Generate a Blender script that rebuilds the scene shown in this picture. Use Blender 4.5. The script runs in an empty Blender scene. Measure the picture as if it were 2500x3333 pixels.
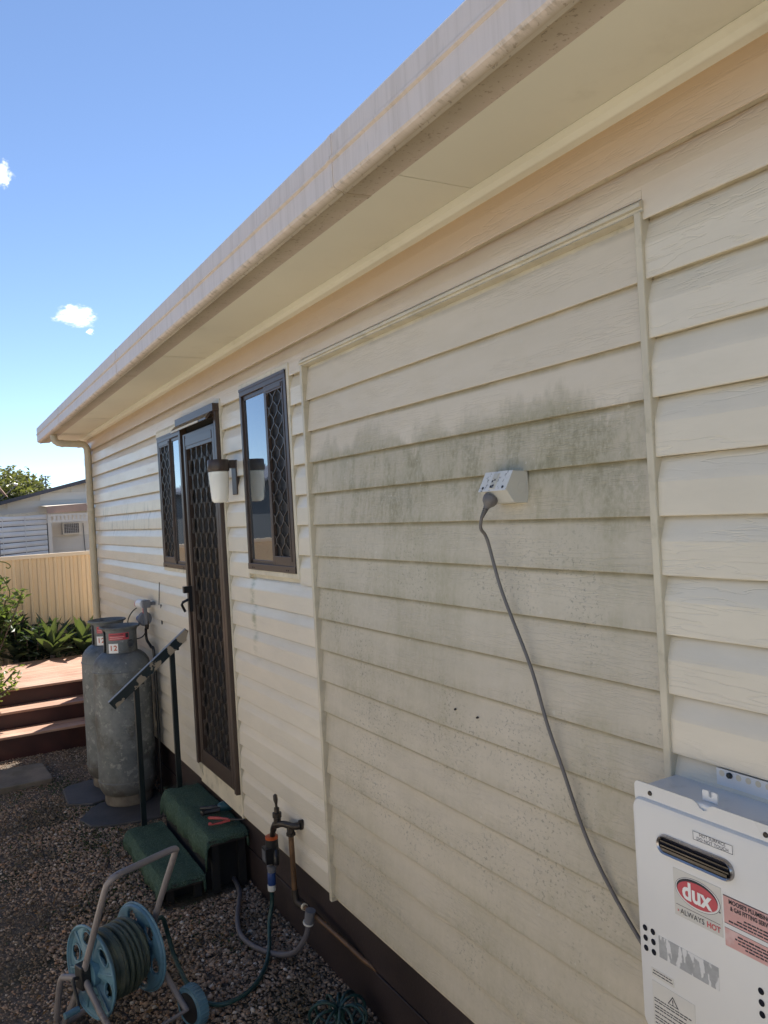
import bpy, math, random
import numpy as np
from mathutils import Vector, Matrix
R = math.radians
random.seed(7); rng = np.random.default_rng(7)
sc = bpy.context.scene
col = sc.collection

# ------------------------------------------------------------------ camera
cam_d = bpy.data.cameras.new('camera'); cam = bpy.data.objects.new('camera', cam_d); col.objects.link(cam)
cam_d.sensor_fit = 'HORIZONTAL'; cam_d.sensor_width = 36; cam_d.lens = 37.605
cam_d.clip_start = .02; cam_d.clip_end = 2000
YAW, PITCH, ROLL = R(29.5134), R(-.2356), R(3.2445)
f = Vector((math.sin(YAW)*math.cos(PITCH), math.cos(YAW)*math.cos(PITCH), math.sin(PITCH)))
r = Vector((math.cos(YAW), -math.sin(YAW), 0)); dn = f.cross(r)
r2 = math.cos(ROLL)*r + math.sin(ROLL)*dn; d2 = -math.sin(ROLL)*r + math.cos(ROLL)*dn
m = Matrix((r2, -d2, -f)).transposed().to_4x4(); m.translation = Vector((-1.40, 0, 1.985))
cam.matrix_world = m
sc.camera = cam

# ------------------------------------------------------------------ sky, sun, exposure
SUN_EL = R(55); SUN_AZ = R(42)           # azimuth clockwise from +Y
w = bpy.data.worlds.new('World'); sc.world = w; w.use_nodes = True
nt = w.node_tree; nt.nodes.clear()
def wn(t, **k):
    n = nt.nodes.new(t)
    for a, b in k.items(): setattr(n, a, b)
    return n
sky = wn('ShaderNodeTexSky', sky_type='NISHITA', sun_disc=False, sun_elevation=SUN_EL, sun_rotation=SUN_AZ,
         air_density=.62, dust_density=.0, ozone_density=1.6)
bg = wn('ShaderNodeBackground'); bg.inputs['Strength'].default_value = .104
wo = wn('ShaderNodeOutputWorld')
geo = wn('ShaderNodeNewGeometry')
neg = wn('ShaderNodeVectorMath', operation='SCALE'); neg.inputs['Scale'].default_value = -1
nt.links.new(geo.outputs['Incoming'], neg.inputs[0])
last = sky.outputs[0]
# small fair-weather clouds, given by direction and angular size
for (cx, cy, cz), sx, sz, seed in (((.157, .958, .238), .025, .0135, 2.3), ((.171, .962, .222), .005, .004, 5.1), ((.084, .923, .374), .012, .014, 9.4)):
    c = Vector((cx, cy, cz)).normalized(); right = Vector((c.y, -c.x, 0)).normalized(); up = right.cross(c)
    d1 = wn('ShaderNodeVectorMath', operation='DOT_PRODUCT'); d1.inputs[1].default_value = right/sx
    d2_ = wn('ShaderNodeVectorMath', operation='DOT_PRODUCT'); d2_.inputs[1].default_value = up/sz
    d3 = wn('ShaderNodeVectorMath', operation='DOT_PRODUCT'); d3.inputs[1].default_value = c
    for d in (d1, d2_, d3): nt.links.new(neg.outputs[0], d.inputs[0])
    # offset to centre
    comb = wn('ShaderNodeCombineXYZ')
    nt.links.new(d1.outputs['Value'], comb.inputs[0]); nt.links.new(d2_.outputs['Value'], comb.inputs[1]); comb.inputs[2].default_value = seed
    off = wn('ShaderNodeVectorMath', operation='SUBTRACT'); off.inputs[1].default_value = (c.dot(right)/sx, c.dot(up)/sz, 0)
    nt.links.new(comb.outputs[0], off.inputs[0])
    nz = wn('ShaderNodeTexNoise'); nz.inputs['Scale'].default_value = 1.5; nz.inputs['Detail'].default_value = 7; nz.inputs['Roughness'].default_value = .6
    nt.links.new(off.outputs[0], nz.inputs['Vector'])
    flat = wn('ShaderNodeVectorMath', operation='MULTIPLY'); flat.inputs[1].default_value = (1, 1, 0); nt.links.new(off.outputs[0], flat.inputs[0])
    ln = wn('ShaderNodeVectorMath', operation='LENGTH'); nt.links.new(flat.outputs[0], ln.inputs[0])
    ma = wn('ShaderNodeMath', operation='MULTIPLY_ADD'); ma.inputs[1].default_value = 2.1
    nt.links.new(nz.outputs['Fac'], ma.inputs[0])
    sub = wn('ShaderNodeMath', operation='MULTIPLY'); sub.inputs[1].default_value = -1; nt.links.new(ln.outputs['Value'], sub.inputs[0]); nt.links.new(sub.outputs[0], ma.inputs[2])
    mr = wn('ShaderNodeMapRange', interpolation_type='SMOOTHSTEP'); mr.inputs['From Min'].default_value = .10; mr.inputs['From Max'].default_value = .85
    nt.links.new(ma.outputs[0], mr.inputs['Value'])
    gt = wn('ShaderNodeMath', operation='GREATER_THAN'); gt.inputs[1].default_value = 0; nt.links.new(d3.outputs['Value'], gt.inputs[0])
    mm = wn('ShaderNodeMath', operation='MULTIPLY'); nt.links.new(mr.outputs[0], mm.inputs[0]); nt.links.new(gt.outputs[0], mm.inputs[1])
    mx = wn('ShaderNodeMix', data_type='RGBA'); nt.links.new(mm.outputs[0], mx.inputs['Factor']); nt.links.new(last, mx.inputs['A']); mx.inputs['B'].default_value = (8.0, 8.1, 8.3, 1)
    last = mx.outputs['Result']
nt.links.new(last, bg.inputs['Color']); nt.links.new(bg.outputs[0], wo.inputs['Surface'])
sd = bpy.data.lights.new('sun', 'SUN'); sd.energy = 5.0; sd.angle = R(.53); sd.color = (1, .95, .87)
so = bpy.data.objects.new('sun', sd); col.objects.link(so); so.location = (6, 6, 14)
sv = Vector((math.sin(SUN_AZ)*math.cos(SUN_EL), math.cos(SUN_AZ)*math.cos(SUN_EL), math.sin(SUN_EL)))
so.rotation_euler = sv.to_track_quat('Z', 'Y').to_euler()
sc.view_settings.view_transform = 'Standard'; sc.view_settings.look = 'None'
sc.view_settings.exposure = 1.1; sc.cycles.max_bounces = 6; sc.cycles.diffuse_bounces = 4; sc.cycles.glossy_bounces = 3; sc.cycles.transmission_bounces = 3; sc.cycles.transparent_max_bounces = 4
sc.view_settings.gamma = 1; sc.view_settings.use_curve_mapping = False

# ------------------------------------------------------------------ mesh helpers
class MB:
    def __init__(s): s.v = []; s.f = []
    def add(s, vs, fs):
        o = len(s.v); s.v += [tuple(p) for p in vs]; s.f += [tuple(i+o for i in q) for q in fs]; return s
    def box(s, x0, x1, y0, y1, z0, z1):
        return s.add([(x, y, z) for z in (z0, z1) for y in (y0, y1) for x in (x0, x1)],
                     [(0,2,3,1),(4,5,7,6),(0,1,5,4),(2,6,7,3),(0,4,6,2),(1,3,7,5)])
    def prism(s, poly, axis, a, b):
        n = len(poly)
        def P(u, v, t): return {'x': (t,u,v), 'y': (u,t,v), 'z': (u,v,t)}[axis]
        vs = [P(u, v, a) for u, v in poly]+[P(u, v, b) for u, v in poly]
        fs = [tuple(range(n)), tuple(range(2*n-1, n-1, -1))]+[(i, i+n, (i+1) % n+n, (i+1) % n) for i in range(n)]
        return s.add(vs, fs)
    def tube(s, pts, rad, n=10, cap=True, spline=0):
        pts = [Vector(p) for p in pts]
        if spline: pts = catmull(pts, spline)
        rr = rad if isinstance(rad, (list, tuple)) else [rad]*len(pts)
        if len(rr) != len(pts): rr = [rr[int(i*(len(rr)-1)/(len(pts)-1))] for i in range(len(pts))]
        vs = []; up = None
        for i, p in enumerate(pts):
            t = (pts[min(i+1, len(pts)-1)]-pts[max(i-1, 0)]).normalized()
            if up is None: up = Vector((0,0,1)) if abs(t.z) < .9 else Vector((1,0,0))
            a = t.cross(up).normalized(); up = a.cross(t).normalized()
            for k in range(n):
                q = 2*math.pi*k/n; vs.append(p+(a*math.cos(q)+up*math.sin(q))*rr[i])
        L = len(pts)
        fs = [(i*n+k, i*n+(k+1) % n, (i+1)*n+(k+1) % n, (i+1)*n+k) for i in range(L-1) for k in range(n)]
        if cap: fs += [tuple(range(n-1, -1, -1)), tuple(range((L-1)*n, L*n))]
        return s.add(vs, fs)
    def lathe(s, prof, c=(0,0,0), n=40, axis=None):
        ax = Vector(axis or (0,0,1)).normalized(); u = ax.orthogonal().normalized(); v = ax.cross(u); c = Vector(c)
        vs = []; L = len(prof)
        for rd, z in prof:
            for k in range(n):
                q = 2*math.pi*k/n; vs.append(c+ax*z+(u*math.cos(q)+v*math.sin(q))*rd)
        fs = [(i*n+k, i*n+(k+1) % n, (i+1)*n+(k+1) % n, (i+1)*n+k) for i in range(L-1) for k in range(n)]
        fs += [tuple(range(n-1, -1, -1)), tuple(range((L-1)*n, L*n))]
        return s.add(vs, fs)
    def cyl(s, a, b, rad, n=16):
        return s.tube([a, b], rad, n)
    def build(s, name, mat, parent=None, smooth=False, bevel=0, mod=None, seg=2):
        me = bpy.data.meshes.new(name); me.from_pydata(s.v, [], s.f); me.update()
        if smooth:
            me.polygons.foreach_set('use_smooth', [True]*len(me.polygons)); me.set_sharp_from_angle(angle=R(38))
        o = link(name, me, mat, parent)
        if bevel:
            b = o.modifiers.new('bevel', 'BEVEL'); b.width = bevel; b.segments = seg; b.limit_method = 'ANGLE'; b.harden_normals = False
        return o
def catmull(p, k):
    out = []; n = len(p)
    for i in range(n-1):
        a, b, c, d = p[max(i-1,0)], p[i], p[i+1], p[min(i+2,n-1)]
        for j in range(k):
            t = j/k
            out.append(.5*((2*b)+(c-a)*t+(2*a-5*b+4*c-d)*t*t+(3*b-a-3*c+d)*t**3))
    out.append(p[-1]); return out
def link(name, me, mat, parent=None):
    o = bpy.data.objects.new(name, me)
    if mat and not me.materials: me.materials.append(mat)
    col.objects.link(o)
    if parent:
        o.parent = parent
        o.matrix_parent_inverse = Matrix.Translation(-parent.location) if parent.type == 'EMPTY' else Matrix()
    return o
def thing(name, label, cat, loc=(0,0,0), group=None):
    o = bpy.data.objects.new(name, None); o.empty_display_size = .1; o.location = loc; col.objects.link(o)
    return tag(o, label, cat, group)
def tag(o, label=None, cat=None, group=None, kind=None):
    if label: o['label'] = label
    if cat: o['category'] = cat
    if group: o['group'] = group
    if kind: o['kind'] = kind
    return o
def text(name, body, size, mat, parent, origin, right, up, align='CENTER', sx=1., bold=0.):
    cu = bpy.data.curves.new(name, 'FONT'); cu.body = body; cu.size = size; cu.align_x = align; cu.align_y = 'CENTER'; cu.offset = bold; cu.resolution_u = 3; cu.space_line = .85
    t = bpy.data.objects.new(name, cu); col.objects.link(t)
    me = bpy.data.meshes.new_from_object(t.evaluated_get(bpy.context.evaluated_depsgraph_get()))
    col.objects.unlink(t); bpy.data.objects.remove(t); me.name = name; me.materials.clear()
    ri, u = Vector(right), Vector(up); n = ri.cross(u)
    M = Matrix((ri*sx, u, n)).transposed().to_4x4(); M.translation = Vector(origin); me.transform(M)
    return link(name, me, mat, parent)

# ------------------------------------------------------------------ materials
class NT:
    def __init__(s, name):
        s.m = bpy.data.materials.new(name); s.m.use_nodes = True; s.t = s.m.node_tree; s.t.nodes.clear()
        s.out = s.n('ShaderNodeOutputMaterial'); s.b = s.n('ShaderNodeBsdfPrincipled'); s.l(s.b.outputs[0], s.out.inputs[0])
        s._pos = None; s._h = None
    def n(s, t, **k):
        x = s.t.nodes.new(t)
        for a, b in k.items(): setattr(x, a, b)
        return x
    def l(s, a, b): s.t.links.new(a, b)
    def pos(s):
        if not s._pos: s._pos = s.n('ShaderNodeNewGeometry').outputs['Position']
        return s._pos
    def xyz(s): 
        x = s.n('ShaderNodeSeparateXYZ'); s.l(s.pos(), x.inputs[0]); return x.outputs
    def math(s, op, a, b=None, c=None, clamp=False):
        x = s.n('ShaderNodeMath', operation=op, use_clamp=clamp)
        for i, v in enumerate((a, b, c)):
            if v is None: continue
            if hasattr(v, 'links') or hasattr(v, 'is_linked'): s.l(v, x.inputs[i])
            else: x.inputs[i].default_value = v
        return x.outputs[0]
    def noise(s, scale=(1,1,1), off=None, detail=4, rough=.55, sc=1., rnd=False, dist=0.):
        mp = s.n('ShaderNodeVectorMath', operation='MULTIPLY'); mp.inputs[1].default_value = scale; s.l(s.pos(), mp.inputs[0]); v = mp.outputs[0]
        if off is not None or rnd:
            ad = s.n('ShaderNodeVectorMath', operation='ADD'); s.l(v, ad.inputs[0]); ad.inputs[1].default_value = off or (0,0,0)
            if rnd:
                oi = s.n('ShaderNodeObjectInfo'); mu = s.math('MULTIPLY', oi.outputs['Random'], 57.); s.l(mu, ad.inputs[1])
            v = ad.outputs[0]
        z = s.n('ShaderNodeTexNoise'); z.inputs['Scale'].default_value = sc; z.inputs['Detail'].default_value = detail; z.inputs['Roughness'].default_value = rough; z.inputs['Distortion'].default_value = dist
        s.l(v, z.inputs['Vector']); return z.outputs['Fac']
    def map(s, v, a, b, c=0., d=1., smooth=True):
        x = s.n('ShaderNodeMapRange', interpolation_type='SMOOTHSTEP' if smooth else 'LINEAR')
        s.l(v, x.inputs['Value'])
        for k, q in zip(('From Min','From Max','To Min','To Max'), (a, b, c, d)): x.inputs[k].default_value = q
        return x.outputs[0]
    def mix(s, fac, a, b, blend='MIX'):
        x = s.n('ShaderNodeMix', data_type='RGBA', blend_type=blend)
        for k, v in (('Factor', fac), ('A', a), ('B', b)):
            i = x.inputs[k] if k == 'Factor' else x.inputs[k]
            if hasattr(v, 'is_linked'): s.l(v, i)
            elif k == 'Factor': i.default_value = v
            else: i.default_value = (*v, 1)
        return x.outputs['Result']
    def bump(s, h, dist=.002, strength=1.):
        x = s.n('ShaderNodeBump'); x.inputs['Distance'].default_value = dist; x.inputs['Strength'].default_value = strength
        s.l(h, x.inputs['Height'])
        if s._h: s.l(s._h, x.inputs['Normal'])
        s._h = x.outputs[0]; s.l(s._h, s.b.inputs['Normal'])
    def set(s, color=None, rough=None, metal=None, spec=None):
        for k, v in (('Base Color', color), ('Roughness', rough), ('Metallic', metal), ('Specular IOR Level', spec)):
            if v is None: continue
            i = s.b.inputs[k]
            if hasattr(v, 'is_linked'): s.l(v, i)
            else: i.default_value = (*v, 1) if k == 'Base Color' else v
        return s
def simple(name, c, rough=.5, metal=0., var=.18, vs=6., bump=0., bs=60., spec=None, dirt=None, rnd=.08, rv=True):
    s = NT(name)
    n = s.noise((1,1,1), sc=vs, detail=3)
    cc = s.mix(s.map(n, .3, .72), tuple(x*(1-var) for x in c), tuple(min(1, x*(1+var*.6)) for x in c))
    if rnd:
        oi = s.n('ShaderNodeObjectInfo'); k = s.map(oi.outputs['Random'], 0, 1, 1-rnd, 1+rnd, False)
        vm = s.n('ShaderNodeVectorMath', operation='SCALE'); s.l(cc, vm.inputs[0]); s.l(k, vm.inputs['Scale']); cc = vm.outputs[0]
    if dirt:
        d = s.noise((1,1,1), sc=dirt[1], detail=4, rough=.65, off=(3,9,1)); cc = s.mix(s.map(d, dirt[2], dirt[3], 0, dirt[4]), cc, dirt[0])
    s.set(cc, s.map(n, .3, .7, max(.03, rough-.05), min(1, rough+.07)) if rv else rough, metal, spec)
    if bump: s.bump(s.noise(sc=bs, detail=5), bump)
    return s.m

Z0, DZ = .388, .1289          # first board edge, board pitch
def siding_mat(name, c, panel=False, rough=.26):
    s = NT(name); y, z = s.xyz()[1], s.xyz()[2]
    # embossed grain: thin wavy grooves along the board
    g = s.noise((2, 6. if not panel else 8., 62. if not panel else 105.), sc=1., detail=2.5, rough=.5, rnd=True, dist=.35)
    rid = s.math('ABSOLUTE', s.math('SUBTRACT', g, .5))
    groove = s.map(rid, .0, .04 if not panel else .05)
    brk = s.map(s.noise((1, 2.2, 9), sc=1., detail=2, rnd=True, off=(4,4,4)), .42, .56)
    gg = s.math('MAXIMUM', groove, s.math('SUBTRACT', 1., brk))
    base = s.mix(s.map(s.noise((1,.8,1.6), sc=1., detail=5), .3, .7), tuple(x*.93 for x in c), c)
    # dust and dirt
    dn_ = s.noise((1, 5, 18), sc=1., detail=5, rough=.65, off=(1,7,3))
    base = s.mix(s.map(dn_, .4, .85, 0, .16, False), base, (.36, .33, .24))
    base = s.mix(s.math('MULTIPLY', s.math('SUBTRACT', 1., gg), .03 if not panel else .05), base, (.33, .30, .23))
    if not panel:
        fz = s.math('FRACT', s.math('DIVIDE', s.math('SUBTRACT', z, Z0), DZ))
        joint = s.math('MULTIPLY', s.map(fz, .90, .975), s.map(s.noise((1, 5, 1), sc=1., detail=4, rough=.65, off=(5,5,1)), .3, .65, .25, .8))  # brown line below each lap: dirt, with the lip's soft shade painted in
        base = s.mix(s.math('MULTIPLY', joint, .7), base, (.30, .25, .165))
        # mildew hanging in a few places, run-down streaks under the sills
        band = s.math('MULTIPLY', s.map(y, 5.5, 5.9), s.math('MULTIPLY', s.map(z, 1.85, 1.95), s.map(z, 2.2, 2.05)))
        st = s.map(s.noise((1, 14, 3), sc=1., detail=6, rough=.7, off=(8,2,1)), .50, .66)
        base = s.mix(s.math('MULTIPLY', s.math('MULTIPLY', band, st), .55), base, (.24, .24, .17))
        y1 = s.math('ABSOLUTE', s.math('SUBTRACT', y, 3.81))
        str1 = s.math('MULTIPLY', s.map(y1, .05, .0), s.math('MULTIPLY', s.map(z, 1.2, 1.5), s.map(z, 1.75, 1.66)))
        base = s.mix(s.math('MULTIPLY', str1, s.map(dn_, .38, .62, 0, .8)), base, (.27, .28, .15))
        # warm bounced light under the eave, painted in as a tan tint
        up = s.map(s.math('ADD', z, s.math('MULTIPLY', s.math('SUBTRACT', dn_, .5), .05)), 2.50, 2.84)
        base = s.mix(s.math('MULTIPLY', up, .95), base, (.52, .345, .195))
    else:
        n1 = s.noise((1, 3.4, 2.2), sc=1., detail=5, rough=.6)
        n2 = s.noise((1, 1.5, 1.2), sc=1., detail=4, off=(3,3,8))
        n3 = s.noise((1, 17, 5.), sc=1., detail=5, rough=.7, off=(2,1,8))
        gr_ = s.noise((1, 60, 60), sc=1., detail=4, rough=.7, off=(2,7,8))
        fz = s.math('FRACT', s.math('DIVIDE', s.math('SUBTRACT', z, Z0), DZ))          # position within a board
        edge = s.math('ADD', z, s.math('ADD', s.math('MULTIPLY', s.math('SUBTRACT', n1, .5), .40), s.math('MULTIPLY', s.math('SUBTRACT', n3, .5), .16)))
        top = s.math('MULTIPLY', s.map(edge, 2.275, 2.19), s.map(y, 1.24, 1.42, .55, 1.))
        band = s.math('MULTIPLY', top, s.map(edge, 1.90, 2.12))                          # heaviest growth just below its upper edge
        film = s.math('MULTIPLY', s.math('MULTIPLY', top, s.map(n2, .3, .68, .22, .70)), s.map(z, .5, 1.8, .72, 1.))
        lapd = s.map(fz, .34, .0, 0., .34)                                               # gathers on the lower lip of each board
        grain = s.map(gr_, .30, .68, .74, 1.08, False)
        amt = s.math('MULTIPLY', s.math('ADD', s.math('ADD', film, s.math('MULTIPLY', band, s.map(n1, .40, .62, .04, .38))), s.math('MULTIPLY', top, s.math('MULTIPLY', lapd, n3))), grain, None, True)
        mould = s.mix(s.map(n3, .35, .65), (.37, .33, .225), (.295, .265, .155))
        base = s.mix(s.math('MULTIPLY', amt, .92), base, mould)
        dk = s.math('MULTIPLY', s.math('MULTIPLY', s.map(s.math('ADD', n3, s.math('MULTIPLY', n1, .8)), .88, 1.06), band), s.map(gr_, .36, .58))
        base = s.mix(s.math('MULTIPLY', dk, .34), base, (.19, .175, .10))
        joint = s.math('MULTIPLY', s.map(fz, .86, .965), s.map(s.noise((1, 7, 1), sc=1., detail=4, rough=.65, off=(5,5,1)), .25, .6, .35, .9))  # olive line under the laps: mould plus painted shade of the overlap
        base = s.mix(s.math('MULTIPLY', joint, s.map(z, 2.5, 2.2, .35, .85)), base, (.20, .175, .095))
        # mildew specks lower down
        sp = s.noise((1, 70, 105), sc=1., detail=4, rough=.65, off=(6,1,1))
        pt = s.map(s.noise((1, 3.2, 3.6), sc=1., detail=4, off=(1,5,2)), .44, .62)
        spk = s.math('MULTIPLY', s.math('MULTIPLY', s.map(sp, .545, .64), pt), s.map(z, 2.15, 1.7))
        base = s.mix(s.math('MULTIPLY', spk, .52), base, (.16, .155, .13))
        wsp = s.map(s.noise((1, 34, 50), sc=1., detail=2, off=(9,9,2)), .70, .74)
        base = s.mix(s.math('MULTIPLY', wsp, .45), base, (.62, .58, .48))
    s.set(base, s.map(dn_, .3, .75, rough+.03, rough+.08, False) if not panel else s.map(dn_, .3, .75, .5, .68), 0, .5)
    s.bump(gg, .0007 if not panel else .0006, .8)
    s.bump(s.noise((1, 1.2, 2.), sc=1., detail=1, rnd=True), .003, .5)
    s.bump(s.noise((1, 20, 90), sc=1., detail=4), .0004, .6)
    return s.m

CREAM = (.73, .655, .52)
M = {}
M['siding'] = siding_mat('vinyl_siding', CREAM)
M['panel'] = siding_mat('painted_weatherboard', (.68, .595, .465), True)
M['trim'] = simple('cream_trim', (.62, .55, .41), .42, var=.12, dirt=((.30, .27, .18), 14, .5, .75, .5))
M['soffit'] = simple('soffit_sheet', (.72, .685, .55), .6, var=.05, vs=1.5, dirt=((.40, .36, .24), 5, .56, .85, .3))
def gutter_mat():
    s = NT('gutter_paint'); x, y, z = s.xyz()
    streak = s.noise((1, 46, 1.5), sc=1., detail=5, rough=.65); big = s.noise((1, 2, 2), sc=1., detail=5)
    c = s.mix(s.map(streak, .42, .72), (.72, .62, .545), (.64, .545, .465))
    c = s.mix(s.math('MULTIPLY', s.map(s.noise((1, 30, 4), sc=1., detail=7, rough=.7, off=(2,2,2)), .58, .78), .5), c, (.36, .29, .20))
    sp = s.map(s.noise((1,1,1), sc=85, detail=3), .60, .66)
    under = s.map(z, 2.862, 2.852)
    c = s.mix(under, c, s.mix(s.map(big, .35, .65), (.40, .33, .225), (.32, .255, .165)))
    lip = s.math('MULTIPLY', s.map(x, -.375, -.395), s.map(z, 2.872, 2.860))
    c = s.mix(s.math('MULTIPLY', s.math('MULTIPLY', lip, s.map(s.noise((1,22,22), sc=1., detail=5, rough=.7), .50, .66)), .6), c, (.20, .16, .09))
    c = s.mix(s.math('MULTIPLY', s.math('MULTIPLY', sp, under), .6), c, (.13, .09, .05))
    s.set(c, .5, 0, .35); s.bump(s.noise((1, 3, 3), sc=1.), .004, .4)
    return s.m
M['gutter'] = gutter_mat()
M['pipe'] = simple('downpipe_paint', (.50, .43, .30), .4, var=.1, dirt=((.3, .25, .17), 12, .5, .8, .5))
M['base'] = simple('dark_brown_board', (.030, .019, .018), .55, var=.35, vs=3, bump=.001, bs=90, dirt=((.12, .10, .085), 40, .66, .8, .5))
M['dark'] = simple('dark_void', (.012, .011, .010), .9)
M['brown'] = simple('brown_aluminium', (.060, .040, .030), .34, var=.06, vs=2, spec=.45, rv=False)
M['brown2'] = simple('brown_grille', (.060, .047, .036), .34, var=.2, spec=.6)
M['flyscreen'] = simple('flyscreen', (.014, .013, .013), .55, var=.2)
M['green_paint'] = simple('dark_green_paint', (.006, .012, .014), .35, var=.2)
def rail_mat():
    s = NT('flaking_rail_paint'); n = s.noise((1,1,1), sc=11, detail=6, rough=.55, off=(2,.4,1))
    c = s.mix(s.map(n, .50, .515), (.010, .020, .024), (.30, .25, .18)); s.set(c, s.map(n, .5, .52, .3, .6)); s.bump(s.map(n, .51, .5), .0008); return s.m
M['rail'] = rail_mat()
M['rail_top'] = simple('worn_rail_top', (.24, .245, .25), .5, metal=.0, var=.2, dirt=((.02, .03, .03), 30, .6, .66, .9))
M['white'] = simple('white_enamel', (.72, .70, .65), .32, var=.04, vs=3, dirt=((.42, .40, .36), 16, .66, .9, .35))
M['white_top'] = simple('white_enamel_dirty', (.70, .70, .69), .32, var=.05, vs=3, dirt=((.36, .36, .36), 14, .55, .8, .5))
M['black'] = simple('black_plastic', (.014, .014, .015), .38)
M['void'] = simple('vent_hole', (.004, .004, .010), .9)
M['steel'] = simple('stainless_steel', (.46, .43, .41), .24, metal=1., var=.2, dirt=((.10, .085, .07), 18, .55, .8, .6))
M['steel_in'] = simple('sooty_steel', (.10, .09, .08), .35, metal=.9, var=.4)
M['sticker'] = simple('silver_sticker', (.66, .63, .56), .35, var=.05)
M['ink'] = simple('black_ink', (.02, .02, .03), .5)
M['red'] = simple('red_print', (.50, .055, .075), .4, var=.05)
M['redtxt'] = simple('red_ink', (.55, .10, .10), .4, var=.05)
M['pink'] = simple('faded_pink_sticker', (.66, .37, .33), .45, var=.08, vs=20, dirt=((.72, .58, .55), 30, .5, .75, .5))
M['whiteprint'] = simple('white_print', (.78, .76, .72), .4, var=.02)
def foil_mat():
    s = NT('scuffed_foil_sticker'); n = s.noise((1, 62, 20), sc=1., detail=4, rough=.55, off=(1,4,2))
    s.set(s.mix(s.map(n, .53, .57), s.mix(s.map(s.noise(sc=60), .3, .7), (.33, .33, .32), (.42, .42, .41)), (.70, .69, .66)), .4); return s.m
M['foil'] = foil_mat()
M['outlet'] = simple('grey_white_plastic', (.60, .57, .49), .4, var=.05, dirt=((.40, .37, .28), 30, .55, .8, .4))
M['outlet_face'] = simple('scuffed_outlet_face', (.66, .65, .62), .45, var=.05, dirt=((.12, .12, .11), 70, .55, .64, .75))
M['cord'] = simple('grey_cord', (.155, .140, .130), .5, var=.12, dirt=((.4, .37, .33), 60, .7, .78, .5))
M['opal'] = simple('opal_glass', (.80, .77, .68), .12, var=.04)
def glass_mat(name, refl, tint, rip):
    s = NT(name); s.set((.03, .035, .04), .03, 0, .5)
    gl = s.n('ShaderNodeBsdfGlossy'); gl.inputs['Color'].default_value = (*tint, 1); gl.inputs['Roughness'].default_value = .015
    ms = s.n('ShaderNodeMixShader'); fr = s.n('ShaderNodeFresnel'); fr.inputs['IOR'].default_value = 1.7
    s.l(s.math('MULTIPLY_ADD', fr.outputs[0], 1-refl, refl, True), ms.inputs[0]); s.l(s.b.outputs[0], ms.inputs[1]); s.l(gl.outputs[0], ms.inputs[2]); s.l(ms.outputs[0], s.out.inputs[0])
    if rip:
        s.bump(s.noise((1, 30, 9), sc=1., detail=2), rip, .8); s.l(s._h, gl.inputs['Normal'])
    return s.m
M['glass'] = glass_mat('rippled_window_glass', .20, (.80, .86, .92), .00030)
M['glass2'] = glass_mat('dark_window_glass', .06, (.8, .85, .9), 0)
def galv_mat():
    s = NT('weathered_galvanised_steel'); x, y, z = s.xyz()
    sp = s.n('ShaderNodeTexVoronoi'); sp.inputs['Scale'].default_value = 34; s.l(s.pos(), sp.inputs['Vector'])
    hv = s.n('ShaderNodeSeparateColor'); s.l(sp.outputs['Color'], hv.inputs[0])
    n = s.noise(sc=7, detail=8, rough=.7); n2 = s.noise(sc=16, detail=7, rough=.7, off=(7,1,2))
    c = s.mix(s.map(n, .34, .66), (.105, .118, .122), (.185, .198, .198))
    c = s.mix(s.math('MULTIPLY', s.map(n2, .54, .62, 0, .8), s.map(z, 1.10, .9)), c, (.275, .285, .27))
    c = s.mix(s.math('MULTIPLY', s.map(hv.outputs[0], .6, .9), s.map(s.noise((1.3,1.3,1), sc=24, detail=6, rough=.7, off=(4,4,4)), .60, .68)), c, (.34, .35, .33))
    c = s.mix(s.map(s.noise(sc=5, detail=6, rough=.65, off=(1,1,9)), .50, .64, 0, .75), c, (.075, .072, .062))
    c = s.mix(s.math('MULTIPLY', s.map(z, .28, .05), .55), c, (.14, .115, .085))
    s.set(c, s.map(n, .3, .7, .48, .68), .25); s.bump(n2, .002, .5); return s.m
M['galv'] = galv_mat()
M['ring'] = simple('grimy_foot_ring', (.17, .145, .115), .85, var=.3, vs=14, bump=.004, bs=40)
M['turf'] = None
def turf_mat():
    s = NT('synthetic_turf'); n = s.noise(sc=4, detail=5); f_ = s.noise((210,210,60), sc=1., detail=2)
    c = s.mix(s.map(n, .3, .7), (.082, .135, .098), (.115, .175, .125)); c = s.mix(s.map(f_, .35, .7), tuple(x*.55 for x in (.08,.135,.095)), c)
    c = s.mix(s.map(s.noise(sc=7, detail=6, off=(3,1,1)), .60, .8, 0, .45), c, (.07, .075, .05))
    s.set(c, .95, 0, .15); s.bump(f_, .006, .9); s.bump(n, .02, .3); return s.m
M['turf'] = turf_mat()
M['turf_fibre'] = simple('turf_fibre', (.098, .158, .112), .8, var=.4, vs=30)
def deck_mat():
    s = NT('red_brown_decking'); n = s.noise((3, 26, 26), sc=1., detail=5, rough=.6, rnd=True); b = s.noise(sc=2.5, detail=4)
    c = s.mix(s.map(n, .3, .7), (.28, .145, .095), (.44, .27, .19)); c = s.mix(s.map(b, .4, .75, 0, .45), c, (.50, .35, .27))
    oi = s.n('ShaderNodeObjectInfo'); k = s.map(oi.outputs['Random'], 0, 1, .86, 1.12, False)
    vm = s.n('ShaderNodeVectorMath', operation='SCALE'); s.l(c, vm.inputs[0]); s.l(k, vm.inputs['Scale'])
    s.set(vm.outputs[0], .5, 0, .4); s.bump(n, .0012); return s.m
M['deck'] = deck_mat()
M['riser'] = simple('dark_red_riser', (.055, .016, .012), .45, var=.35, vs=4, bump=.001, bs=60)
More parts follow.
